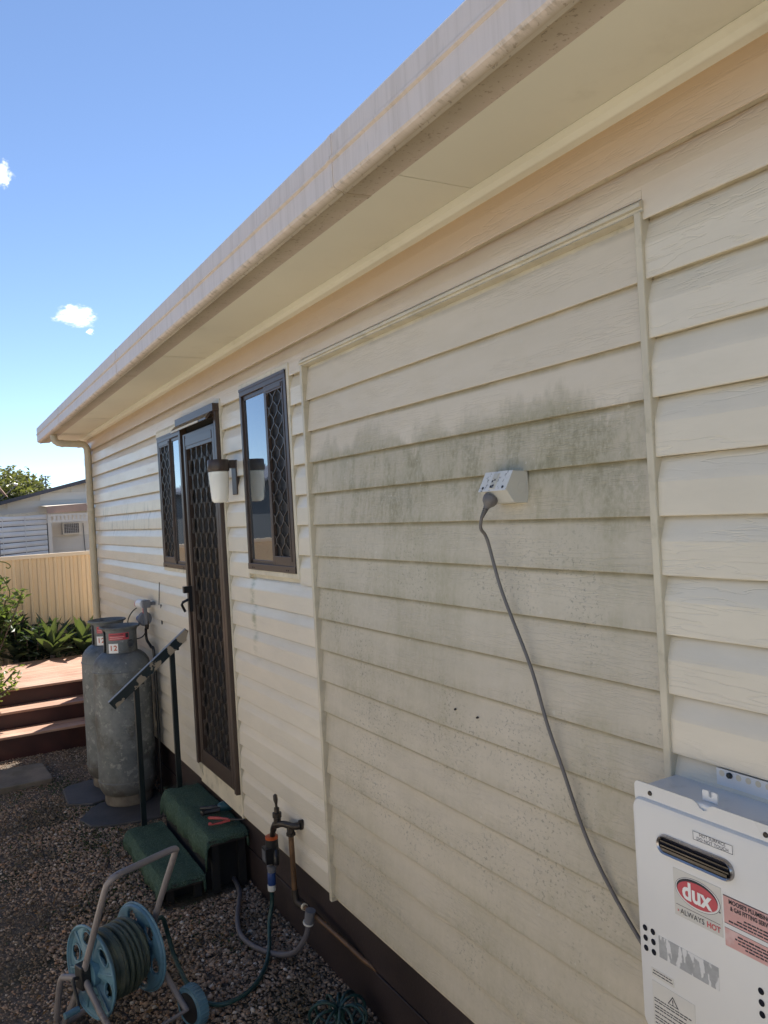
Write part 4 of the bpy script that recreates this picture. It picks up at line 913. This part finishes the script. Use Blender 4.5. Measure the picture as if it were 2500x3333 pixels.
# ------------------------------------------------------------------ hose reel cart
hr = thing('hose_reel', 'blue plastic hose reel cart on grey tube frame standing in the gravel', 'hose reel', (HC.x, HC.y, 0))
W2 = .096
def disc(a, name, mirror):
    rad, hub, n = .172, .052, 72; out = -1 if mirror else 1
    mb = MB(); holes = [(R(18+60*k), .122, .036, .027) for k in range(6)]
    rings_ = [.05, .065, .08, .095, .11, .125, .14, .152, .162, .172]
    for rr_ in rings_:
        for k in range(n):
            q = 2*math.pi*k/n; rib = .010*math.cos(6*q+.6)*(.172-rr_)/.12
            p = rp(a+out*(.016 if rr_ > .165 else .002+rib), rr_*math.cos(q), .262+rr_*math.sin(q)); mb.v.append(p)
    for i in range(len(rings_)-1):
        for k in range(n):
            q = 2*math.pi*(k+.5)/n; rm = (rings_[i]+rings_[i+1])/2; skip = False
            for hq, hr_, ha, hb in holes:
                dq = (q-hq+math.pi) % (2*math.pi)-math.pi
                if (dq*rm/ha)**2+((rm-hr_)/hb)**2 < 1: skip = True
            if skip: continue
            mb.f.append((i*n+k, i*n+(k+1) % n, (i+1)*n+(k+1) % n, (i+1)*n+k))
    o = mb.build(name, M['blue'], hr, True); s_ = o.modifiers.new('thick', 'SOLIDIFY'); s_.thickness = .006; s_.offset = 0
    for hq, hr_, ha, hb in holes:
        ring = []
        for k in range(21):
            t = 2*math.pi*k/20; rm = hr_+hb*math.sin(t); q = hq+ha*math.cos(t)/rm; ring.append(rp(a+out*.006, rm*math.cos(q), .262+rm*math.sin(q)))
        MB().tube(ring, .0035, 6, False).build('hole_rim', M['blue'], o, True)
    MB().tube([rp(a+out*.014, rad*math.cos(2*math.pi*k/48), .262+rad*math.sin(2*math.pi*k/48)) for k in range(49)], .005, 8, False).build('disc_rim', M['blue'], o, True)
    for k in range(6):
        q = R(48+60*k); MB().tube([rp(a+out*.008, .05*math.cos(q), .262+.05*math.sin(q)), rp(a+out*.008, .165*math.cos(q), .262+.165*math.sin(q))], .006, 6).build('rib', M['blue'], o)
    MB().tube([rp(a+out*.025, 0, .262), rp(a-out*.004, 0, .262)], .055, 24).build('hub', M['blue'], o, True)
    return o
disc(-W2, 'reel_disc', True); disc(W2, 'reel_disc', False)
MB().tube([rp(-W2, 0, .262), rp(W2, 0, .262)], .075, 28).build('drum', M['blue'], hr, True)
# wound hose: layers of turns
wh = MB(); pts = []; rr = random.Random(5)
for layer, (rad, n_) in enumerate(((.095, 9), (.112, 10), (.128, 8.5))):
    for k in range(int(n_*26)):
        t = k/(n_*26); s_ = t if layer % 2 == 0 else 1-t; q = 2*math.pi*t*n_
        if layer == 2: s_ = .12+.74*s_
        pts.append(rp(-W2+.014+(2*W2-.028)*s_+(.0015 if layer < 2 else .008)*math.sin(q*(1.3 if layer < 2 else .37)), (rad+.003*math.sin(q*.7+layer))*math.cos(q), .262+(rad+.003*math.sin(q*.9))*math.sin(q)))
wh.tube(pts, .0095, 7); wh.build('wound_hose', M['hose_dull'], hr, True)
TR = .0125; FW = W2+.045
def bar(pts, name='frame_tube', sp=5, r_=TR): return MB().tube(pts, r_, 12, spline=sp).build(name, M['tubegrey'], hr, True)
bar([rp(-FW, 0, .262), rp(-FW+.002, -.09, .44), rp(-FW+.004, -.19, .635), rp(-FW+.012, -.212, .672), rp(-FW+.04, -.224, .692), rp(0, -.228, .698), rp(FW-.02, -.228, .702), rp(FW+.012, -.224, .694), rp(FW+.016, -.205, .665), rp(FW+.010, -.13, .52), rp(FW+.002, -.03, .32), rp(FW, 0, .262)], 'handle_tube')
bar([rp(-FW, 0, .262), rp(-FW, -.12, .16), rp(-FW, -.25, .075)], sp=0); bar([rp(FW, 0, .262), rp(FW, -.12, .17), rp(FW+.002, -.25, .075)], sp=0)
bar([rp(-FW-.01, .01, .255), rp(-FW-.03, .06, .25), rp(-FW-.04, .10, .225), rp(-FW-.035, .16, .05), rp(-FW-.02, .175, .014), rp(-.05, .18, .014), rp(FW-.04, .175, .02), rp(FW-.01, .16, .05), rp(FW-.002, .03, .24)], 'stand_tube', 6)
bar([rp(-FW, .004, .262), rp(-FW-.004, .09, .12), rp(-FW-.01, .16, .02)], sp=0)
bar([rp(-FW-.02, -.25, .075), rp(FW+.05, -.25, .075)], 'axle', 0, .007)
for s_ in (-1, 1):
    b = MB().box(-.02, .02, -.026, .026, -.045, .045); M4 = Matrix.Translation(rp(s_*FW, 0, .262)) @ Matrix((ax, bx_, Vector((0,0,1)))).transposed().to_4x4(); b.v = [tuple(M4 @ Vector(p)) for p in b.v]; b.build('hub_bracket', M['black'], hr, bevel=.005)
    wc = rp(s_*(FW+.032), -.25, .078); wh_ = MB().lathe([(.012, -.022), (.060, -.022), (.066, -.018), (.076, -.020), (.078, -.014), (.078, .014), (.076, .020), (.066, .018), (.055, .012), (.012, .014)], wc, 36, ax).build('wheel', M['blue'], hr, True)
    for k in range(30):
        q = 2*math.pi*k/30; c_ = bx_*math.cos(q)+Vector((0,0,math.sin(q))); MB().tube([wc+c_*.0785-ax*.019, wc+c_*.0785+ax*.019], .0022, 4).build('tread_rib', M['blue'], wh_)
    MB().lathe([(.01, .0225), (.058, .0225), (.058, .0235), (.01, .0245)], wc, 30, -ax).build('wheel_face', M['black'], wh_, True)
MB().tube([rp(-FW-.02, 0, .262), rp(-FW-.04, 0, .262), rp(-FW-.045, -.035, .20), rp(-FW-.05, -.05, .175)], .007, 8, spline=4).build('crank', M['black'], hr, True)
MB().tube([rp(-FW-.05, -.05, .178), rp(-FW-.105, -.05, .178)], .012, 12).build('crank_grip', M['blue'], hr, True)
MB().tube([rp(W2+.022, .0, .262), rp(W2+.04, .02, .27), (-.682, 3.455, .265)], [.016, .014, .0125], 12).build('hose_connector', M['orange'], hr, True)

# ------------------------------------------------------------------ deck and steps
dk = thing('timber_deck', 'sunlit red-brown timber deck with two steps beyond the gas cylinders', 'deck', (-1.2, 8.9, 0))
def dbox(x0, x1, y0, y1, z0, z1, name, mat): return MB().box(x0, x1, y0, y1, z0, z1).build(name, mat, dk, bevel=.003)
for k in range(17):
    y = 8.285+k*.0925
    dbox(-2.6, -.03 if y < 8.5 else .9, y, y+.0885, .475, .497, 'deck_board', M['deck'])
for (ya, z) in ((7.695, .196), (8.000, .345)):
    for k in range(3): dbox(-2.6, -.03, ya+k*.1005, ya+k*.1005+.0965, z-.022, z, 'tread_board', M['deck'])
for (ya, z0, z1) in ((7.722, -.02, .170), (8.028, .17, .320), (8.312, .32, .470)):
    dbox(-2.6, -.03, ya, ya+.02, z0, z1, 'riser', M['riser'])
dbox(-2.6, -.03, 7.76, 8.02, .0, .165, 'bearer', M['riser']); dbox(-2.6, -.03, 8.06, 8.30, .0, .31, 'bearer', M['riser']); dbox(-2.6, .88, 8.49, 9.84, .36, .47, 'bearer', M['riser'])

# ------------------------------------------------------------------ back fence
FY = 10.45
fn = thing('back_fence', 'cream ribbed steel fence with cap rail behind the deck', 'fence', (0, FY, 0))
def sheet(x0, x1, parent, yb, axis='x', zt=1.66, mt='fence'):
    pr = []; p = .0925; x = x0
    while x < x1-.001:
        for dx_, dy_ in ((0, 0), (.040, 0), (.052, -.016), (.080, -.016)): pr.append((x+dx_, dy_))
        x += p
    pr.append((x1, 0)); mb = MB(); n = len(pr)
    for z in (.12, zt):
        for u, v in pr: mb.v.append((u, yb+v, z) if axis == 'x' else (yb-v, u, z))
    mb.f = [(i, i+1, n+i+1, n+i) for i in range(n-1)]; o = mb.build('fence_sheet', M[mt], parent); s_ = o.modifiers.new('t', 'SOLIDIFY'); s_.thickness = .002
for k in range(9): sheet(-3.5+.74*k, -3.5+.74*(k+1)-.0005, fn, FY)
MB().box(-3.5, 3.2, FY-.030, FY+.022, 1.625, 1.672).build('cap_rail', M['fencecap'], fn, bevel=.004)
MB().box(-3.5, 3.2, FY-.030, FY+.022, .08, .13).build('bottom_rail', M['fencecap'], fn)
for x in (-3.5, -1.15, 1.2, 3.2): MB().box(x-.025, x+.025, FY-.012, FY+.045, 0, 1.66).build('post', M['fencecap'], fn)
# side fence and shed across the yard (they stand opposite the windows and show in the panes)
sf = thing('side_fence', 'cream ribbed steel side fence mirrored low in the window glass', 'fence', (-3.15, 4, 0))
for k in range(25): sheet(-8+.74*k, -8+.74*(k+1)-.0005, sf, -3.15, 'y', 1.72, 'sidefence')
MB().box(-3.18, -3.12, -8, 10.45, 1.70, 1.74).build('cap_rail', M['fencecap'], sf)
sh = thing('garden_shed', 'dark shed behind the side fence mirrored in the window glass', 'shed', (-6.5, 12, 0))
MB().box(-8.6, -4.6, 5.5, 24, 0, 2.75).build('wall', M['shed'], sh)
MB().prism([(-4.3, 2.72), (-6.6, 3.35), (-8.9, 2.72), (-8.9, 2.66), (-6.6, 3.28), (-4.3, 2.66)], 'y', 5.2, 24.3).build('roof', M['nroof'], sh)

# ------------------------------------------------------------------ neighbour's house
NY = 20.
nb = thing('neighbour_house', 'neighbouring cream house with dark gable edge behind the fence', 'house', (1.83, NY, 0))
MB().prism([(-2.4, .0), (-2.4, 2.0), (1.83, 3.03), (6.0, 2.0), (6.0, .0)], 'y', NY+.02, NY+.5).build('gable_wall', M['ncream'], nb)
for k in range(18):
    z = .1+k*.168; zt = z+.168
    xl = -2.35 if zt < 2.0 else 1.83-(3.03-zt)/.2435; xr = 5.95 if zt < 2.0 else 1.83+(3.03-zt)/.247
    if xr-xl < .1: continue
    MB().prism([(NY+.02, zt), (NY+.006, zt), (NY-.012, z), (NY+.02, z+.004)], 'x', xl, xr).build('board', M['nwall'], nb)
MB().prism([(-2.7, 1.975), (1.83, 3.075), (6.3, 1.975), (6.3, 1.90), (1.83, 2.992), (-2.7, 1.90)], 'y', NY-.32, NY-.02).build('gable_edge', M['nroof'], nb)
MB().prism([(-2.7, 1.98), (1.83, 3.08), (6.3, 1.98), (6.3, 1.96), (1.83, 3.06), (-2.7, 1.96)], 'y', NY-.02, NY+9).build('roof', M['nroof'], nb)
# porch: brown canopy edge, post, valance, door, air conditioner
PYY = 18.6; k_ = (PYY)/20.
def px_(x): return -1.4+(x+1.4)*k_
def pz_(z): return 1.985+(z-1.985)*k_
MB().add([(px_(.962), PYY, pz_(2.475)), (px_(.985), PYY+.02, pz_(2.315)), (px_(3.2), PYY+1.6, pz_(2.40)), (px_(3.2), PYY+1.6, pz_(2.60)), (px_(.962), PYY+.05, pz_(2.475)), (px_(.985), PYY+.07, pz_(2.315)), (px_(3.2), PYY+1.65, pz_(2.40)), (px_(3.2), PYY+1.65, pz_(2.60))], [(0,1,2,3),(4,7,6,5),(0,4,5,1),(1,5,6,2),(2,6,7,3),(3,7,4,0)]).build('porch_fascia', M['ncan'], nb)
MB().add([(px_(.962), PYY, pz_(2.48)), (px_(3.2), PYY+1.6, pz_(2.605)), (px_(3.2), NY, 2.62), (px_(.962), NY, 2.50)], [(0,1,2,3)]).build('porch_roof', M['ncream'], nb)
post = MB().box(px_(.99), px_(1.067), PYY+.10, PYY+.17, 0, pz_(2.30)).build('porch_post', M['ncream'], nb)
v = MB(); x = px_(1.067); zt, zb = pz_(2.295), pz_(2.135); zb2 = pz_(2.10)
v.box(x, x+2, PYY+.12, PYY+.15, zt-.045, zt); v.box(x, x+2, PYY+.12, PYY+.15, zb2, zb+.015)
q = x+.018
while q < x+1.9: v.box(q+.026, q+.082, PYY+.124, PYY+.146, zb+.015, zt-.045); q += .082
v.build('valance', M['ncream'], nb)
MB().box(px_(1.065), px_(1.13), PYY+1.2, NY-.014, 0, pz_(2.10)).build('porch_door', M['ndark'], nb)
ac = MB().box(1.262, 1.65, NY-.20, NY-.012, 1.80, 2.075).build('air_conditioner', M['ncream'], nb, bevel=.006)
MB().box(1.29, 1.62, NY-.205, NY-.20, 1.835, 2.055).build('ac_grille', M['ndark'], ac)
gl = MB()
for k in range(8): gl.box(1.30+.04*k, 1.304+.04*k, NY-.209, NY-.205, 1.835, 2.055)
for k in range(6): gl.box(1.29, 1.62, NY-.209, NY-.205, 1.855+.035*k, 1.859+.035*k)
gl.build('grille_bars', M['nscreen'], ac)
MB().tube([(1.74, NY-.03, 2.05), (1.76, NY-.03, 1.2)], .008, 6).build('cable', M['ndark'], nb)
# slatted plastic screen
scn = thing('slatted_screen', 'pale plastic slat screen with dark gaps on the neighbouring porch', 'screen', (.3, 19.2, 0))
SYY = 19.1
def sx_(x): return -1.4+(x+1.4)*SYY/20
def sz_(z): return 1.985+(z-1.985)*SYY/20
for k in range(9):
    n = 12; mb = MB()
    for i in range(n+1):
        t = i/n; x = sx_(-1.0+1.945*t); sag = (.09*(k-2.6)*.42)*(1-t)*-.55
        zt = sz_(2.292-.118*k)+sag-.055*(1-t)**1.5*(1 if k < 3 else .2); h = .104
        for yy, zz in ((0, zt), (-.022, zt-h*.35), (-.018, zt-h*.75), (0, zt-h), (.006, zt-h*.5)): mb.v.append((x, SYY+yy+.02*math.sin(x*5), zz))
    for i in range(n):
        for j in range(5): mb.f.append((i*5+j, i*5+(j+1) % 5, (i+1)*5+(j+1) % 5, (i+1)*5+j))
    mb.build('slat', M['nscreen'], scn, True)
MB().box(sx_(-1.0), sx_(.955), SYY+.05, SYY+.07, .2, sz_(2.22)).build('backing', M['ndark'], scn)
MB().add([(sx_(-1), SYY-.01, sz_(2.27)), (sx_(.965), SYY-.01, sz_(2.30)), (sx_(.965), SYY-.01, sz_(2.37)), (sx_(-1), SYY-.01, sz_(2.30)), (sx_(-1), SYY+.03, sz_(2.27)), (sx_(.965), SYY+.03, sz_(2.30)), (sx_(.965), SYY+.03, sz_(2.37)), (sx_(-1), SYY+.03, sz_(2.30))], [(0,1,2,3),(4,7,6,5),(0,4,5,1),(1,5,6,2),(2,6,7,3),(3,7,4,0)]).build('top_rail', M['trim'], scn)
for x in (.02, .49): MB().box(sx_(x)-.008, sx_(x)+.008, SYY-.03, SYY-.022, .3, sz_(2.27)).build('mullion', M['nscreen'], scn)
# satellite dish on a mast, TV antenna
ds = thing('satellite_dish', 'brown satellite dish seen edge-on at the left above the roof edge', 'satellite dish', (-.05, 18.5, 0))
dc = Vector((-.065, 18.5, 2.84)); dax = Vector((.80, -.1, .55)).normalized()
MB().lathe([(.001, -.05), (.09, -.042), (.17, -.018), (.205, 0), (.20, .004), (.16, -.012), (.08, -.036), (.001, -.044)], dc, 28, dax).build('dish', M['ncan'], ds, True)
MB().tube([dc-dax*.03+Vector((0,0,-.2)), dc+dax*.34+Vector((0,0,-.12))], .009, 8).build('feed_arm', M['greyfit'], ds)
e_ = dc+dax*.34+Vector((0,0,-.12)); MB().tube([e_+Vector((.03,0,.01)), e_-Vector((.04,0,-.03))], .028, 10).build('receiver', M['sticker'], ds)
MB().tube([dc-dax*.05, dc+Vector((-.1, 0, -.3)), (dc.x-.1, 18.5, 0)], .02, 8).build('mast', M['greyfit'], ds)
an = thing('tv_antenna', 'thin television antenna standing above the neighbouring roof', 'antenna', (1.33, 23, 2.4))
b = MB().tube([(1.34, 23, 2.3), (1.335, 23, 3.37)], .016, 6); b.build('mast', M['greyfit'], an)
for zz, hw in ((3.355, .14), (3.28, .135), (3.20, .10), (3.155, .145)): MB().tube([(1.335-hw, 23, zz), (1.335+hw, 23, zz+.002)], .009, 5).build('element', M['greyfit'], an)

# ------------------------------------------------------------------ vegetation
def leaves(name, pts, dirs, size, mat, parent, seed, aspect=.42, fold=.25):
    """many small folded leaf blades as one crown mesh"""
    rg = np.random.default_rng(seed); n = len(pts); P = np.asarray(pts, float); D = np.asarray(dirs, float); D /= np.linalg.norm(D, axis=1)[:, None]+1e-9
    S = size*rg.uniform(.6, 1.35, n); rnd = rg.normal(size=(n, 3)); U = np.cross(D, rnd); U /= np.linalg.norm(U, axis=1)[:, None]+1e-9; N = np.cross(D, U)
    L = lambda a, b, c: P+D*(S*a)[:, None]+U*(S*b*aspect)[:, None]+N*(S*c)[:, None]
    V = np.stack([L(0,0,0), L(.4,.5,fold*.3), L(1,0,-.1), L(.4,-.5,fold*.3), L(.5,0,-.03)], 1).reshape(-1, 3)
    o = np.arange(n)[:, None, None]*5; F = (np.array([(0,4,1),(1,4,2),(0,3,4),(3,2,4)])[None]+o).reshape(-1, 3)
    me = bpy.data.meshes.new(name); me.from_pydata(V.tolist(), [], F.tolist()); me.update()
    tone = np.repeat(rg.uniform(0, 1, n), 5); a = me.color_attributes.new('tone', 'FLOAT_COLOR', 'POINT'); a.data.foreach_set('color', np.stack([tone]*3+[np.ones_like(tone)], 1).ravel().astype(np.float32))
    return link(name, me, mat, parent)
def shrub(name, label, base, stems, hgt, spread, nl, size, mat, seed, lean=(0,0)):
    rr = random.Random(seed); t = thing(name, label, 'shrub', base); pts = []; dirs = []; st = MB()
    for _ in range(stems):
        a = rr.uniform(0, 6.28); s_ = rr.uniform(.2, 1)*spread; h = hgt*rr.uniform(.6, 1.05)
        P_ = [Vector(base), Vector(base)+Vector((math.cos(a)*s_*.35+lean[0]*.3, math.sin(a)*s_*.35+lean[1]*.3, h*.45)), Vector(base)+Vector((math.cos(a)*s_*.8+lean[0]*.7, math.sin(a)*s_*.8+lean[1]*.7, h*.8)), Vector(base)+Vector((math.cos(a)*s_+lean[0], math.sin(a)*s_+lean[1], h))]
        C = catmull(P_, 8); st.tube(C, [.008]*4+[.003], 5)
        for k in range(int(nl/stems)):
            u = rr.uniform(.15, 1)**.7; i = min(int(u*(len(C)-1)), len(C)-2); p = C[i]+Vector((rr.gauss(0,.035), rr.gauss(0,.035), rr.gauss(0,.03))); q = rr.uniform(0, 6.28)
            d = Vector((math.cos(q), math.sin(q), rr.uniform(.0, .9))); pts.append(p); dirs.append(d)
    st.build('stems', M['bark'], t, True); leaves('foliage', pts, dirs, size, mat, t, seed)['kind'] = 'stuff'; return t
shrub('leafy_shrub', 'upright leafy green shrub in front of the fence at the left', (-.96, 9.98, .0), 16, 1.42, .38, 1500, .075, M['leaf'], 3, (.14, 0))
shrub('dark_shrub', 'dark shaded shrub between the leafy shrub and the agaves', (-.46, 10.16, .0), 14, .98, .34, 1300, .085, M['leaf_dark'], 8)
shrub('lime_shrub', 'low lime green plant spilling over the left end of the deck steps', (-1.10, 8.16, .30), 12, .42, .32, 520, .06, M['leaf_light'], 12, (.06, -.1))
shrub('dark_shrub', 'dark low foliage behind the agaves at the house corner', (.28, 10.24, .0), 12, .80, .34, 900, .085, M['leaf_dark'], 18)
vn = MB()
vn.tube([(-1.02, 9.7, 1.42), (-.90, 9.7, 1.60), (-.80, 9.7, 1.645), (-.70, 9.7, 1.63), (-.655, 9.7, 1.59), (-.675, 9.7, 1.565), (-.70, 9.7, 1.58)], .006, 6, spline=8)
vn.tube([(-1.05, 9.7, 1.62), (-.85, 9.7, 1.58), (-.74, 9.7, 1.46), (-.68, 9.7, 1.32), (-.685, 9.7, 1.25), (-.70, 9.7, 1.24), (-.705, 9.7, 1.265)], .006, 6, spline=8)
tag(vn.build('vine_tendril', M['leaf_light'], None, True), 'pale curling vine tendrils reaching across the fence at left', 'vine')
# agaves
def agave_leaf():
    L, n = 1., 12; mb = MB()
    for i in range(n+1):
        t = i/n; wd = .108*math.sin(math.pi*min(1, (t*.93+.10)))**.75*(1-.12*t) if t < .985 else .002; zb = .10*t-.30*t*t*.55; cup = .045*(1-t)*1.
        for s_ in (-1, -.5, 0, .5, 1): mb.v.append((t*L, s_*wd, zb+abs(s_)**1.6*(wd*.42)+cup*0))
    mb.f = [(i*5+j, i*5+j+1, (i+1)*5+j+1, (i+1)*5+j) for i in range(n) for j in range(4)]
    me = bpy.data.meshes.new('leaf'); me.from_pydata(mb.v, [], mb.f); me.polygons.foreach_set('use_smooth', [True]*len(me.polygons)); me.materials.append(M['agave']); return me
AL = agave_leaf()
def agave(x, y, z, size, seed, label, nl=16):
    rr = random.Random(seed); t = thing('agave', label, 'agave', (x, y, 0), 'agaves along the fence')
    MB().tube([(x+.03, y, 0), (x, y, z*.6), (x, y, z)], [.05, .045, .03], 10).build('stem', M['bark'], t, True)
    for k in range(nl):
        a = k*2.399963+rr.uniform(-.2, .2); el = R(8+72*(k/nl)+rr.uniform(-6, 6)); s_ = size*rr.uniform(.85, 1.1)*(1-.18*(k/nl))
        o = link('leaf', AL, None, t); M_ = Matrix.Translation((x, y, z-.02+.05*k/nl)) @ Matrix.Rotation(a, 4, 'Z') @ Matrix.Rotation(-el, 4, 'Y') @ Matrix.Diagonal((s_, s_*1.0, s_, 1)); o.matrix_basis = M_; 
    return t
agave(-.245, 9.98, .52, .58, 4, 'larger agave in front of the fence behind the deck', 24)
agave(.105, 10.02, .50, .56, 9, 'agave beside the house corner, right of the larger agave', 22)
agave(-.16, 9.93, .36, .30, 14, 'small agave at the foot of the larger ones behind the deck edge', 10)
agave(-.62, 10.10, .50, .48, 21, 'shaded agave left of the larger agave under the dark shrub', 13)
# gum tree beyond the neighbouring roof
def tree(name, label, x, y, h, cr, nb_, seed):
    rr = random.Random(seed); t = thing(name, label, 'tree', (x, y, 0)); br = MB(); pts = []; dirs = []
    br.tube([(x, y, 0), (x+.05*cr, y, h*.3), (x-.03*cr, y, h*.5)], [.17, .13, .10], 10, spline=4)
    for _ in range(nb_):
        a = rr.uniform(0, 6.28); s_ = cr*rr.uniform(.25, 1)**.6; tz = h*(.66+.34*math.sqrt(max(0, 1-(s_/cr)**2))*rr.uniform(.55, 1)); e = Vector((x+math.cos(a)*s_, y+math.sin(a)*s_, tz))
        C = catmull([Vector((x-.03*cr, y, h*.42)), Vector((x+math.cos(a)*s_*.45, y+math.sin(a)*s_*.45, h*.42+(tz-h*.42)*.55)), e], 6); br.tube(C, [.07, .05, .035, .02, .012], 6)
        for q in range(150):
            v_ = Vector((rr.gauss(0,1), rr.gauss(0,1), rr.gauss(0,.62))); v_ = v_/max(.3, v_.length)*rr.uniform(.2, 1)**.5*cr*.26; pts.append(e+v_); dirs.append((rr.gauss(0,1), rr.gauss(0,1), rr.uniform(-1.2, .6)))
    br.build('trunk', M['bark'], t, True); leaves('crown', pts, dirs, .17, M['treeleaf'], t, seed, .45)['kind'] = 'stuff'
tree('gum_tree', 'olive green gum tree with open crown beyond the neighbouring roof', .15, 30, 4.05, 2.05, 46, 31)
# weeds along the slabs
gw = MB(); rr = random.Random(2); pts = []; dirs = []
for (cx, cy, n_, s_) in ((-.62, 6.62, 220, .09), (-.55, 5.42, 160, .09), (-.52, 5.98, 120, .06), (-.60, 5.2, 220, .12), (-.5, 4.6, 160, .10), (-.33, 3.9, 60, .1), (-.25, 3.62, 60, .05), (-.85, 5.6, 160, .2), (-1.0, 6.55, 120, .12), (-.72, 4.4, 120, .15)):
    for _ in range(n_): pts.append((cx+rr.gauss(0, s_), cy+rr.gauss(0, s_*1.3), .004)); dirs.append((rr.gauss(0, .7), rr.gauss(0, .7), rr.uniform(.2, 1)))
tag(leaves('ground_weeds', pts, dirs, .018, M['leaf_dark'], None, 44, .5), 'low mossy weeds growing between gravel and slabs', 'weeds', kind='stuff')

pts = [(rr.uniform(-1.35, -.05), rr.uniform(2.8, 7.6), .014) for _ in range(420)]; dirs = [(rr.gauss(0, 1), rr.gauss(0, 1), rr.gauss(0, .15)) for _ in pts]
tag(leaves('leaf_litter', pts, dirs, .026, M['litter'], None, 51, .4), 'scattered dry brown leaf litter over the gravel', 'leaf litter', kind='stuff')
